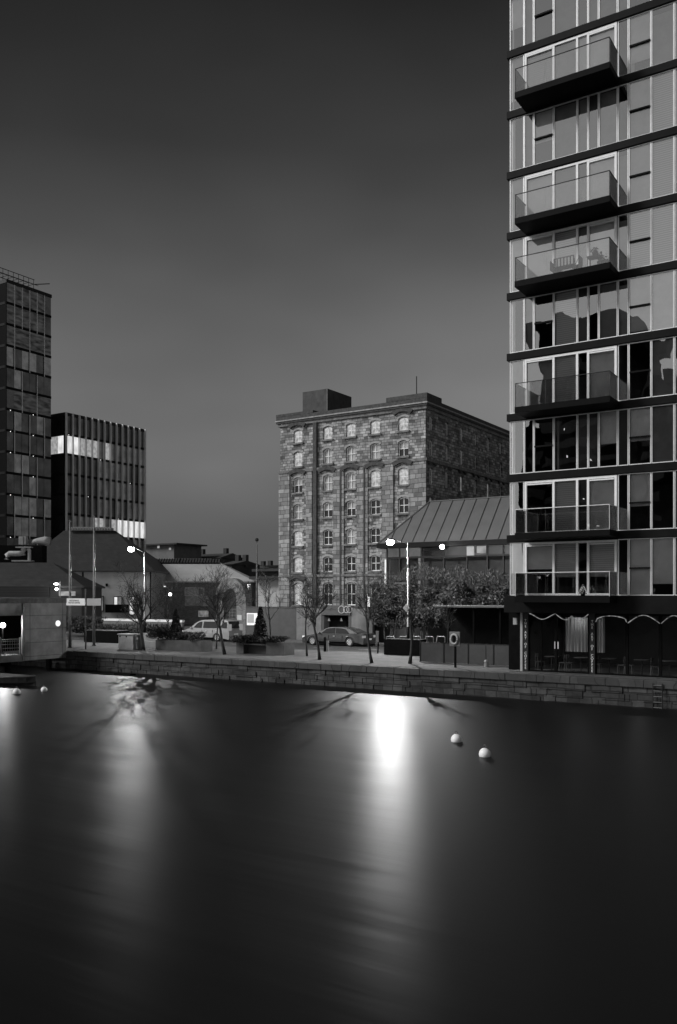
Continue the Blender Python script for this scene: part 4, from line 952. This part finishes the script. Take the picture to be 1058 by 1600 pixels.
def bare_tree(px, py, ytop, spread, label, seed, trunk_r=.07, fork=.45, lean=0., name='bare_tree', n1=6, depth=4, z0=QZ):
    random.seed(seed); a, b = G(px, py); t_ = thing(name, label, 'tree', a, b, QZ, 'bare trees along the quay')
    zt = Zb(px, ytop, b); Ht = zt-QZ; hf_ = Ht*fork
    tp = []; rr = []
    for i in range(7):
        u = i/6; tp.append((a+lean*u+.05*math.sin(u*5+seed), b+.05*math.sin(u*4+seed*2), QZ+hf_*u)); rr.append(trunk_r*(1.25-.55*u) if i else trunk_r*1.5)
    MB().tube(tp, rr, 8).build('trunk', 'bark', t_, smooth=True)
    mb = MB()
    def grow(p_, d_, L_, r_, dep):
        pts = [p_]; rs_ = [r_]; q = p_.copy(); dd = d_.copy(); nn = 4
        for i in range(nn):
            dd = (dd+Vector((random.gauss(0, .16), random.gauss(0, .16), random.gauss(.07, .1)))).normalized(); q = q+dd*L_/nn; pts.append(q.copy()); rs_.append(max(r_*(1-.6*(i+1)/nn), .006))
        mb.tube(pts, rs_, 5 if dep > 1 else 3, cap=False)
        if dep <= 0: return
        for i in range(random.randint(3, 4)):
            k = random.randint(1, nn); an = random.uniform(0, 6.283); tilt = random.uniform(.4, .85)
            up = dd; sd_ = up.cross(Vector((math.cos(an), math.sin(an), .1))).normalized()
            grow(pts[k], (up*math.cos(tilt)+sd_*math.sin(tilt)).normalized(), L_*random.uniform(.5, .72), max(rs_[k]*.72, .007), dep-1)
    top_ = Vector(tp[-1]); rem = Ht-hf_
    for i in range(n1):
        an = i*2.4+seed; k = random.randint(4, 6); tl_ = random.uniform(.35, .8)*spread; d_ = Vector((math.cos(an)*tl_, math.sin(an)*tl_, 1)).normalized()
        grow(Vector(tp[k]), d_, rem*.52, trunk_r*.55, depth-1)
    grow(top_, Vector((lean*.05, 0, 1)), rem*.6, trunk_r*.62, depth-1)
    mb.build('branches', 'bark', t_, smooth=True); return t_
bare_tree(222, 1016, 890, 1.15, 'biggest bare tree, beside the left street lamp post', 1, .115, .40, 0, n1=8, depth=5)
bare_tree(215.5, 1012, 905, .6, 'thin bare sapling just left of the biggest bare tree', 2, .045, .5, depth=3)
bare_tree(262, 1014, 892, .9, 'slim bare tree by the planter left of the van', 3, .05, .5, depth=4)
bare_tree(351, 1023, 880, 1.0, 'dense bare tree in front of the van\'s tail', 4, .085, .42, -.55, n1=8, depth=5)
bare_tree(339.5, 1014, 890, .6, 'thin bare tree crossing the van near its rear window', 5, .045, .5, depth=3)
bare_tree(422, 1023, 890, 1.0, 'bare tree with forked crown in front of the grey gable', 6, .05, .6, -.1, n1=5, depth=4)
bare_tree(498, 1031, 885, 1.0, 'bare tree in front of the parked car bonnet', 7, .075, .5, -.35, n1=7, depth=5)
bare_tree(479, 1025, 893, .5, 'thin straight bare tree left of the parked car', 8, .05, .6, n1=4, depth=3)
bare_tree(581, 1036, 893, 1.1, 'leaning bare tree just left of the tall shrubs', 9, .07, .55, -.45, n1=6, depth=4)
bare_tree(642, 1037, 925, .5, 'slim dark sapling standing right in front of the tall street lamp pole', 12, .08, .62, n1=4, depth=3)
bare_tree(700, 1028, 930, .5, 'faint slim sapling before the dark hedge right of the lamp post', 10, .03, .6, n1=4, depth=3)

# ================================================================= street lamps, poles, signs
def street_lamp(px, b, ytop, hpx, hy, label, power, extra):
    a = A(px, b); zt = Zb(px, ytop, b); t_ = thing('street_lamp', label, 'street lamp', a, b, QZ, 'street lamps on the quay')
    MB().tube([(a, b, QZ), (a, b, QZ+1.6), (a, b, QZ+1.62), (a, b, zt)], [.095, .09, .068, .045], 10).build('pole', 'pole', t_, smooth=True)
    MB().tube([(a, b, QZ), (a, b, QZ+1.75)], [.108, .1], 10).build('pole_sleeve', 'black', t_, smooth=True)
    MB().lathe(a, b, [(.2, QZ), (.19, QZ+.04), (.11, QZ+.1)], 12).build('base', 'dark', t_)
    ha = A(hpx, b); hz = Zb(hpx, hy, b)
    MB().tube([(a, b, zt-.1), (ha+.3, b, hz+.15)], .02, 6).build('arm', 'black', t_)
    hd_ = MB(); hd_.prism([(ha-.24, hz+.12), (ha+.28, hz+.12), (ha+.26, hz+.2), (ha-.14, hz+.21), (ha-.25, hz+.16)], b-.14, b+.14, 'y'); hd = hd_.build('lamp_head', 'black', t_, bevel=.03)
    MB().ball(ha, b, hz, .26, 16, .8).build('bulb', 'bulb', hd, smooth=True)
    lamp('street_light', ha, b-.0, hz-.2, power, .08); return t_, a, b
tl2, a, b = street_lamp(637.5, 51.6, 848, 610, 847, 'tall street lamp with a diamond sign, glaring in front of the pavilion', 11500, True)
def Pq(px, py, bb): return A(px, bb), Zb(px, py, bb)
z = Zb(640, 911, b); MB().box(A(617, b), A(640, b), b-.02, b+.01, z-.05, z+.05).build('finger_plate', 'wall2', tl2)
z = Zb(638, 950, b); q = .26; MB().prism([(a-.06-q, z), (a-.06, z-q), (a-.06+q, z), (a-.06, z+q)], b-.13, b-.11, 'y').build('diamond_sign', 'mesh', tl2)
z = Zb(639, 884, b); MB().box(a-.1, a+.1, b-.1, b+.1, z-.16, z+.14).build('clamp_box', 'pole', tl2)
MB().box(a-.09, a+.09, b-.1, b+.1, Zb(639, 964, b), Zb(639, 960, b)).build('clamp', 'dark', tl2)
tl1, a, b = street_lamp(226, 51.6, 862, 205, 858, 'street lamp beside the biggest bare tree, lit before the hipped roof', 6500, False)
def flagpole(px, py, yt, label):
    a, b = G(px, py); t_ = thing('flagpole', label, 'flagpole', a, b, QZ, 'flagpoles at the dock steps'); zt = Zb(px, yt, b)
    MB().tube([(a, b, QZ), (a, b, QZ+2), (a, b, zt)], [.12, .1, .055], 10).build('pole', 'pole', t_, smooth=True); MB().lathe(a, b, [(.16, QZ), (.15, QZ+.06)], 12).build('base', 'dark', t_); MB().ball(a, b, zt+.05, .08, 8).build('finial', 'pole', t_)
flagpole(109.5, 1012, 815, 'left flagpole, just right of the floating pavilion'); flagpole(147, 1009, 808, 'right flagpole, crossing the hipped roof')
a, b = G(134, 1014); t_ = thing('direction_sign', 'white signboard with two lines of lettering on a post by the flagpoles', 'sign', a, b)
MB().tube([(a, b, QZ), (a, b, Zb(134, 920, b))], .06, 8).build('post', 'pole', t_)
z0, z1 = Zb(134, 946, b), Zb(134, 935, b)
bd_ = MB().box(A(104, b-.1), A(133, b-.1), b-.12, b-.08, z0, z1).build('board', 'letters', t_); MB().box(A(136, b-.1), A(158, b-.1), b-.12, b-.08, z0, z1).build('board', 'mesh', t_)
text('lettering', "WATERWAYS\nVISITOR CENTRE", .165, 'ink', bd_, (A(118, b)-a, -.125, z1-.08-QZ), depth=.004, line=.95)
# parking sign
a, b = G(576, 1012, QZ); t_ = thing('parking_sign', 'pale narrow sign plate on a post behind the leaning bare tree', 'sign', a, b)
MB().tube([(a, b, QZ), (a, b, Zb(576, 930, b))], .04, 6).build('post', 'dark', t_)
z0, z1 = Zb(575, 948, b), Zb(575, 932, b); x = a-.0
pl_ = MB().box(x-.16, x+.14, b-.07, b-.045, z0, z1).build('plate', 'mesh', t_)
text('lettering', "P", .28, 'ink', pl_, (0-.01, -.075, z1-.06-QZ), depth=.003)
# info post
a, b = G(590, 1021); t_ = thing('ticket_post', 'slanting dark post with a pale upright panel left of the black barrier', 'post', a, b)
MB().tube([(a+.02, b, QZ), (a+.1, b, QZ+1.3)], .045, 6).build('post', 'black', t_); MB().box(a-.1, a+.12, b-.06, b-.02, QZ+.75, QZ+1.5).build('panel', 'wall2', t_)
a, b = G(508, 1018); t_ = thing('bollard', 'short bollard between the two bare trees by the parked car', 'bollard', a, b)
MB().lathe(a, b, [(.1, QZ), (.09, QZ+.9), (.05, QZ+1.0)], 10).build('body', 'black', t_); MB().box(a+.12, a+.3, b-.04, b+.04, QZ, QZ+.75).build('side_panel', 'wall2', t_)
# black barrier and wind screens
def scr(name, label, p0, p1, yb0, h, mat='black', th=.12, cat='barrier', posts=True):
    a0, b0 = G(p0, yb0); x1 = A(p1, b0); t_ = thing(name, label, cat, a0, b0); MB().box(a0, x1, b0, b0+th, QZ+.02, QZ+h).build('panel', mat, t_, bevel=.01)
    MB().box(a0, x1, b0-.02, b0+th+.02, QZ+h, QZ+h+.03).build('top_rail', 'dark', t_)
    if posts:
        n = max(2, int((x1-a0)/1.8)+1)
        for i in range(n+1): x = a0+(x1-a0)*i/n; MB().box(x-.03, x+.03, b0-.03, b0-.001, QZ, QZ+h+.05).build('post', 'dark', t_)
    return t_, a0, b0, x1
scr('black_barrier', 'solid black box barrier at the foot of the lamp post', 600, 655, 1023, 1.0, 'black', 1.0, posts=False)
scr('wind_screen', 'long dark fabric wind screen running to the coffee shop corner', 656.5, 812, 1034, 1.12, 'wall1', .05)
# bike stands
def hoop(px, py, label, i, wide=.62):
    a, b = G(px, py); q = local(thing('bicycle_stand', label, 'bicycle stand', a, b, QZ, 'bicycle stands behind the barriers'))
    r_ = .12; pts = [(-wide/2, 0, 0), (-wide/2, 0, .95)] + [(-wide/2+r_-r_*math.cos(t), 0, .95+r_*math.sin(t)) for t in (.5, 1.1, 1.57)] + [(wide/2-r_+r_*math.sin(t), 0, .95+r_*math.cos(t)) for t in (0, .5, 1.1, 1.57)] + [(wide/2, 0, 0)]
    MB().tube(pts, .035, 8).build('hoop', 'pole', q, smooth=True)
    for sx in (-wide/2, wide/2): MB().lathe(sx, 0, [(.08, 0), (.08, .015)], 10).build('foot_plate', 'pole', q)
    return q
ord_ = ['first', 'second', 'third', 'fourth', 'fifth']
for i, px in enumerate((610, 630.5, 651, 671, 689)):
    hoop(px, 1019.5, ord_[i]+' steel hoop from the left above the black barrier', i)
for i, px in enumerate((736, 756, 779, 801)):
    hoop(px, 1022, ord_[i]+' steel hoop from the life ring post towards the coffee shop', i, .55)
# life ring cabinet
a, b = G(711, 1043); t_ = thing('life_ring_station', 'pale life ring cabinet on a dark post at the quay edge', 'life ring', a, b)
MB().box(a-.05, a+.05, b, b+.08, QZ, QZ+1.9).build('post', 'black', t_)
z0, z1 = Zb(711, 1010, b), Zb(711, 987, b); MB().box(a-.3, a+.32, b-.07, b-.002, z0, z1).build('cabinet', 'wall2', t_, bevel=.03)
n = 24; mb = MB(); mb.tube([(a+.2*math.cos(6.283*i/n), b-.10, (z0+z1)/2+.25*math.sin(6.283*i/n)) for i in range(n+1)], .06, 8); mb.build('life_ring', 'mesh', t_, smooth=True)
MB().box(a-.06, a+.06, b-.12, b-.075, z0+.15, z1-.2).build('rope_bag', 'black', t_)
# lantern / bag by the screen
a, b = G(760, 1042); t_ = thing('mooring_bollard', 'small pale topped mooring post at the quay edge before the wind screen', 'mooring post', a, b)
MB().lathe(a, b, [(.12, QZ), (.1, QZ+.25), (.14, QZ+.3), (.05, QZ+.38)], 12).build('body', 'mesh', t_); MB().tube([(a-.02, b, QZ+.3), (a-.03, b, QZ+1.15)], .02, 6).build('rod', 'dark', t_)
# long dark screen wall with a pale rail
b = 50.5; x0, x1 = A(677, b), A(800, b); z = Zb(700, 946, b)
t_ = thing('dark_shelter', 'dark open shelter with a pale roof edge between the shrubs and the coffee shop', 'shelter', x0, b)
MB().box(x0, x1, b, b+2.2, z-.12, z).build('roof', 'wall2', t_, bevel=.02)
for u in (.17, .5, .83): MB().box(x0+(x1-x0)*u-.06, x0+(x1-x0)*u+.06, b+.3, b+.42, QZ-.1, z-.16).build('post', 'black', t_)
MB().box(x0+.2, x1, b+1.9, b+2.0, QZ-.1, z-.17).build('back_panel', 'black', t_)
# left quay furniture
a0, b0 = G(131, 1003); x1 = A(184, b0); t_ = thing('black_planter', 'long black box planter between the flagpoles and the stone cabinet', 'planter', a0, b0)
MB().box(a0, x1, b0, b0+1.3, QZ, QZ+.95).build('box', 'black', t_, bevel=.02); MB().box(a0+.06, x1-.06, b0+.06, b0+1.24, QZ+.95, QZ+.99).build('soil', 'soil', t_)
a0, b0 = G(185, 1015); x1 = A(208, b0); t_ = thing('stone_cabinet', 'pale squat service cabinet left of the biggest bare tree', 'cabinet', a0, b0)
MB().box(a0, x1, b0, b0+.9, QZ, QZ+1.05).build('body', 'conc', t_, bevel=.03); MB().box(a0-.06, x1+.06, b0-.06, b0+.96, QZ+1.052, QZ+1.13).build('lid', 'conc', t_, bevel=.02)
for u in (.12, .55): x = a0+(x1-a0)*u; MB().box(x-.05, x+.05, b0-.02, b0-.003, QZ+.9, QZ+1.0).build('lug', 'black', t_)
a0, b0 = G(209.5, 1012); x1 = A(245, b0); t_ = thing('concrete_seat', 'pale concrete wall seat behind the biggest bare tree', 'bench', a0, b0)
MB().box(a0, x1, b0+.3, b0+.8, QZ, QZ+.5).build('seat', 'conc', t_, bevel=.02); MB().box(a0, x1, b0+.8, b0+1.0, QZ, QZ+1.05).build('backrest', 'conc', t_, bevel=.02)
# strip of light far left, shaped as a low wall with white top
b = 66.5; t_ = thing('light_strip', 'bright strip of light shaped as a low pale wall before the rendered hall', 'wall', A(160, b), b)
MB().box(A(160, b), A(285, b), b, b+.3, QZ-.12, Zb(220, 971, b)).build('wall', 'wall2', t_); MB().box(A(160, b), A(285, b), b-.04, b+.34, Zb(220, 971, b), Zb(220, 967.5, b)).build('coping', 'letters', t_)
# ================================================================= vehicles
def vehicle(name, label, cat, pxf, pxr, b, prof, belt, roofz, gh, width, paint, wheels, wr, wins, rear_lights):
    """prof: (x, z) lower-body top line front to back; gh: greenhouse outline (x, z); x from 0 front to 1 rear"""
    a0, a1 = A(pxf, b), A(pxr, b); Ln = a1-a0; z0 = QZ-.12; t_ = thing(name, label, cat, (a0+a1)/2, b+width/2, z0)
    X = lambda u: a0+Ln*u
    def loft(pts, ins0, ins1, zlo, zhi):
        mb = MB(); n = len(pts); rings = []
        ys = lambda z: ins0+(ins1-ins0)*max(0, min(1, (z-zlo)/(zhi-zlo)))
        k = 0; L_ = [(X(u), b+ys(z), z0+z) for u, z in pts]; R_ = [(X(u), b+width-ys(z), z0+z) for u, z in pts]
        mb.quad(L_); mb.quad(list(reversed(R_)))
        for i in range(n): j = (i+1) % n; mb.quad([L_[i], R_[i], R_[j], L_[j]])
        return mb
    # wheel arches cut into the lower outline
    low = []
    for wx in sorted(wheels, reverse=True):
        ra = wr*1.18
        for k in range(9):
            an = math.pi*k/8; low.append((wx+ra*math.cos(an)/Ln, .17+max(0, ra*math.sin(an)+wr-.17)))
    body = list(prof)+[(.995, .25), (.99, .17)]+low+[(.012, .17), (.004, .25)]
    bo = loft(body, .0, .07, belt*.6, belt*1.05).build('body', paint, t_, bevel=.045)
    loft(gh, .09, .24, belt, roofz).build('cabin', paint, t_, bevel=.05)
    for wn_ in wins:
        pts = wn_
        ys = lambda z: .09+.15*max(0, min(1, (z-belt)/(roofz-belt)))
        for sgn in (0, 1):
            mb = MB()
            L_ = [(X(u), b+ys(z)-.035 if sgn == 0 else b+width-ys(z)+.035, z0+z) for u, z in pts]
            mb.quad(L_ if sgn == 0 else list(reversed(L_)))
            mb.build('side_window', 'carglass', t_)
    g0, g1, g2, g3 = gh[0], gh[1], gh[-2], gh[-1]
    yb, yt = .13, .27
    MB_ = MB(); MB_.quad([(X(g0[0])-.015, b+yb, z0+g0[1]+.03), (X(g0[0])-.015, b+width-yb, z0+g0[1]+.03), (X(g1[0])-.02, b+width-yt, z0+g1[1]-.04), (X(g1[0])-.02, b+yt, z0+g1[1]-.04)]); MB_.build('windscreen', 'carglass', t_)
    MB_ = MB(); MB_.quad([(X(g3[0])+.015, b+yb, z0+g3[1]+.03), (X(g3[0])+.015, b+width-yb, z0+g3[1]+.03), (X(g2[0])+.02, b+width-yt, z0+g2[1]-.04), (X(g2[0])+.02, b+yt, z0+g2[1]-.04)]); MB_.build('rear_window', 'carglass', t_)
    for wx in wheels:
        for yy, sg in ((b+.02, 1), (b+width-.02, -1)):
            xc_ = X(wx); zc_ = z0+wr; mb = MB(); n = 24
            prof_ = [(wr*.62, 0), (wr*.93, .0), (wr, .04), (wr, .19), (wr*.9, .22)]
            k0 = len(mb.v)
            for r_, dy in prof_:
                for j in range(n): an = 6.2832*j/n; mb.v.append((xc_+r_*math.cos(an), yy+sg*dy, zc_+r_*math.sin(an)))
            for i in range(len(prof_)-1):
                for j in range(n): mb.f.append((k0+i*n+j, k0+i*n+(j+1) % n, k0+(i+1)*n+(j+1) % n, k0+(i+1)*n+j)); mb.m.append(0)
            wh = mb.build('wheel', 'tyre', t_, smooth=True)
            mb = MB(); 
            for k in range(7):
                an = 6.2832*k/7; d_ = Vector((math.cos(an), 0, math.sin(an))); s_ = Vector((-math.sin(an), 0, math.cos(an)))
                c_ = Vector((xc_, yy+sg*.02, zc_)); mb.quad([c_+s_*.05, c_-s_*.05, c_+d_*wr*.62-s_*.035, c_+d_*wr*.62+s_*.035])
            ring = [(xc_+wr*.62*math.cos(6.2832*j/n), yy+sg*.015, zc_+wr*.62*math.sin(6.2832*j/n)) for j in range(n+1)]; mb.tube(ring, .02, 5)
            mb.build('rim', 'rim', wh)
            MB().prism([(xc_+wr*.6*math.cos(6.2832*j/16), zc_+wr*.6*math.sin(6.2832*j/16)) for j in range(16)], min(yy+sg*.08, yy+sg*.1), max(yy+sg*.08, yy+sg*.1), 'y').build('brake_disc', 'dark', wh)
    for yy in (b+.04, b+width-.34):
        MB().box(X(.0)-.0, X(.035), yy-.02, yy+.32, z0+belt*.62, z0+belt*.8).build('headlight', 'letters', t_, bevel=.03)
        zz = rear_lights; MB().box(X(.972), X(1)+.015, yy-.02, yy+.3, z0+zz[0], z0+zz[1]).build('tail_light', 'tail', t_, bevel=.02)
    MB().box(X(1)-.0, X(1)+.02, b+width/2-.26, b+width/2+.26, z0+belt*.55, z0+belt*.55+.12).build('number_plate', 'plate', t_)
    mb = MB()
    for u in (.44, .66): mb.box(X(u)-.006, X(u)+.006, b-.004, b+.03, z0+.3, z0+belt-.08)
    mb.build('door_seam', 'black', t_)
    mb = MB(); 
    for u in (.53, .74): mb.box(X(u)-.08, X(u)+.08, b-.02, b+.02, z0+belt-.16, z0+belt-.12)
    mb.build('door_handle', 'rim', t_)
    MB().box(X(gh[0][0]+.035), X(gh[0][0]+.035)+.12, b-.13, b+.05, z0+belt, z0+belt+.14).build('wing_mirror', paint, t_, bevel=.03)
    MB().box(X(.06), X(.96), b+.1, b+width-.1, z0+.12, z0+.3).build('underbody', 'black', t_)
    return t_
vehicle('saloon_car', 'grey saloon car parked before the shop gateway', 'car', 472, 568, 57.6,
  [(.0, .5), (.012, .62), (.06, .74), (.16, .86), (.27, .95), (.5, .98), (.8, 1.0), (.9, 1.02), (.985, .98), (1., .8), (1., .45)],
  .92, 1.46, [(.25, .93), (.375, 1.36), (.44, 1.44), (.56, 1.47), (.68, 1.43), (.76, 1.33), (.90, 1.0)], 1.85, 'carg', (.17, .775), .345,
  [[(.315, .99), (.395, 1.33), (.45, 1.38), (.53, 1.40), (.53, .99)], [(.545, .99), (.545, 1.40), (.64, 1.38), (.70, 1.32), (.765, 1.02)]], (.68, .86))
vehicle('people_carrier', 'silver people carrier parked left of the brick archway', 'van', 283, 358, 57.7,
  [(.0, .5), (.01, .72), (.05, .88), (.15, 1.04), (.24, 1.1), (.5, 1.12), (.97, 1.14), (.995, .9), (1., .45)],
  1.06, 1.84, [(.17, 1.06), (.31, 1.62), (.40, 1.80), (.6, 1.86), (.9, 1.84), (.95, 1.76), (.985, 1.1)], 1.85, 'silver', (.16, .745), .34,
  [[(.25, 1.15), (.335, 1.56), (.395, 1.68), (.425, 1.68), (.425, 1.13)], [(.455, 1.13), (.455, 1.69), (.80, 1.70), (.80, 1.14)], [(.845, 1.14), (.845, 1.68), (.925, 1.66), (.945, 1.16)]], (.95, 1.5))
# roof rails of the van are too small to see; a dark car behind the hedge
# ================================================================= floating pavilion at the left
af, bf = A(104, 41.0), 41.0; zb_ = .78; zt = Za(104, 934, af); b38 = Bq(38, af)
fp = thing('floating_visitor_pavilion', 'boxy grey panelled pavilion standing over the water at the left edge', 'pavilion', af, bf, zb_)
rail_t = .3
b_left = 33.0
MB().box(af-.3, af, b38, bf-.02, zb_, zt-.35).build('side_wall', 'panel2', fp)
MB().box(af-14, af-.31, bf-.4, bf-.02, zb_, zt-.35).build('rear_wall', 'panel2', fp)
MB().box(af-14, af+.03, b_left-3, bf, zt-.35, zt).build('roof', 'conc2', fp, bevel=.02)
MB().box(af-14, af+.02, b_left-3, b38-.003, zb_-.02, zb_+.42).build('deck', 'panel2', fp)
MB().box(af-.28, af-.01, b_left-3, b38-.003, zt-1.15, zt-.352).build('fascia', 'panel2', fp)
MB().box(af-4, af-3.8, b_left-3, bf-.4, zb_+.42, zt-.36).build('inner_wall', 'black', fp)
MB().box(af-.02, af+.05, b38-.16, b38+.04, zb_, zt-.36).build('corner_post', 'pole', fp)
mb = MB()
for y in (974.5, 981): pass
for y in (961.5, 982, 1003, 1024):
    z = Za(70, y, af); mb.box(af, af+.004, b38+.05, bf-.02, z-.012, z+.012)
for p_ in (47, 98): bb = Bq(p_, af); mb.box(af, af+.005, bb-.012, bb+.012, zb_, zt-.36)
mb.build('panel_joint', 'joint', fp)
bb = Bq(90.5, af); z = Za(90.5, 974, af); MB().prism([(bb+.2*math.cos(6.283*i/24), z+.2*math.sin(6.283*i/24)) for i in range(24)], af+.002, af+.03, 'x').build('round_light', 'disc', fp)
gl_ = Bq(14, af); z = Za(14, 977.5, af)
MB().ball(af-.9, gl_+.2, z, .17, 14).build('globe_lamp', 'bulbs', fp, smooth=True); MB().tube([(af-.9, gl_+.2, zb_+.42), (af-.9, gl_+.2, z-.16)], .05, 8).build('lamp_post', 'black', fp)
lamp('globe_light', af-.75, gl_+.1, z, 420, .16)
mb = MB(); y0 = b_left-3; n = 40
for i in range(n): yy = y0+(b38-.3-y0)*i/n; mb.tube([(af-.1, yy, zb_+.42), (af-.1, yy, zb_+1.42)], .014, 4)
for dz in (.5, .75, 1.0, 1.2): mb.tube([(af-.1, y0, zb_+.42+dz-.3), (af-.1, b38-.25, zb_+.42+dz-.3)], .012, 4)
mb.tube([(af-.1, y0, zb_+1.44), (af-.1, b38-.2, zb_+1.44)], .03, 6)
for yy in (b38-.25, Bq(2, af)): mb.box(af-.14, af-.04, yy-.05, yy+.05, zb_+.42, zb_+1.55)
mb.build('railing', 'pole', fp)
for aa in (-1, -6, -11):
    for bb in (b_left-2, 37, 40.3): MB().lathe(af+aa, bb, [(.2, -2), (.2, zb_)], 10).build('pile', 'black', fp)
# dinghy, float, buoys
a, b = G(12, 1068, 0); t_ = thing('dinghy', 'dark open dinghy moored beneath the floating pavilion', 'dinghy', a, b, 0)
mb = MB(); n = 14; Ls = 6.4; rings = []
prf = [(0., -.12), (.5, -.1), (.8, .1), (.95, .42), (.82, .46), (.7, .2), (.3, .06), (0, .05)]
for i in range(n+1):
    u = i/n; w_ = 1.05*(1-max(0, (u-.45)/.55)**2.2)**.8 if u < 1 else .03; lift = .28*max(0, u-.5)**1.5
    ring = [(a-3.9+Ls*u, b-yy*w_, zz+lift) for yy, zz in prf] + [(a-3.9+Ls*u, b+yy*w_, zz+lift) for yy, zz in reversed(prf[:-1])][:-1]
    rings.append(ring)
k = len(rings[0])
for i in range(n):
    for j in range(k): mb.quad([rings[i][j], rings[i][(j+1) % k], rings[i+1][(j+1) % k], rings[i+1][j]])
mb.build('hull', 'dark', t_)
for du in (-2.2, -.6): MB().box(a+du-.16, a+du+.16, b-.85, b+.85, .28, .33).build('thwart', 'wood', t_)
a, b = G(195, 1054, .02); t_ = thing('landing_float', 'small flat dark float at the foot of the quay wall under the left lamp', 'float', a, b, 0)
MB().box(a-.75, a+.75, b-.25, b+.25, -.05, .1).build('deck', 'black', t_, bevel=.02)
for sx in (-.6, .6): MB().lathe(a+sx, b, [(.03, .1), (.04, .25)], 8).build('cleat', 'dark', t_)
def buoy(px, py, r_, label):
    a, b = G(px, py, 0); t_ = thing('mooring_buoy', label, 'buoy', a, b, 0, 'white mooring buoys'); MB().ball(a, b, r_*.42, r_, 24).build('float', 'plastic', t_, smooth=True)
    mb = MB(); mb.tube([(a+.05*math.cos(t), b, r_*1.42+.045+.05*math.sin(t)) for t in [6.283*i/12 for i in range(13)]], .012, 5); mb.build('eye', 'pole', t_)
buoy(713, 1159, .19, 'white round buoy nearer the quay, at the right edge of the bright reflection')
buoy(757.5, 1182, .19, 'white round buoy nearest the camera, alone on dark water')
buoy(69, 1080, .17, 'small white buoy right of the dinghy'); buoy(26, 1084, .2, 'small pale buoy beside the dinghy bow')
# quay ladder at the right
x = A(1028, 41.0); t_ = thing('quay_ladder', 'narrow steel ladder down the quay wall at the right', 'ladder', x, 40.95, 0)
mb = MB(); 
for sx in (-.2, .2): mb.tube([(x+sx, 40.93, -.4), (x+sx, 40.93, QZ-.1)], .025, 6)
mb.build('stile', 'dark', t_); mb = MB()
for k in range(6): mb.tube([(x-.2, 40.93, -.2+k*.25), (x+.2, 40.93, -.2+k*.25)], .018, 5)
mb.build('rung', 'pole', t_)
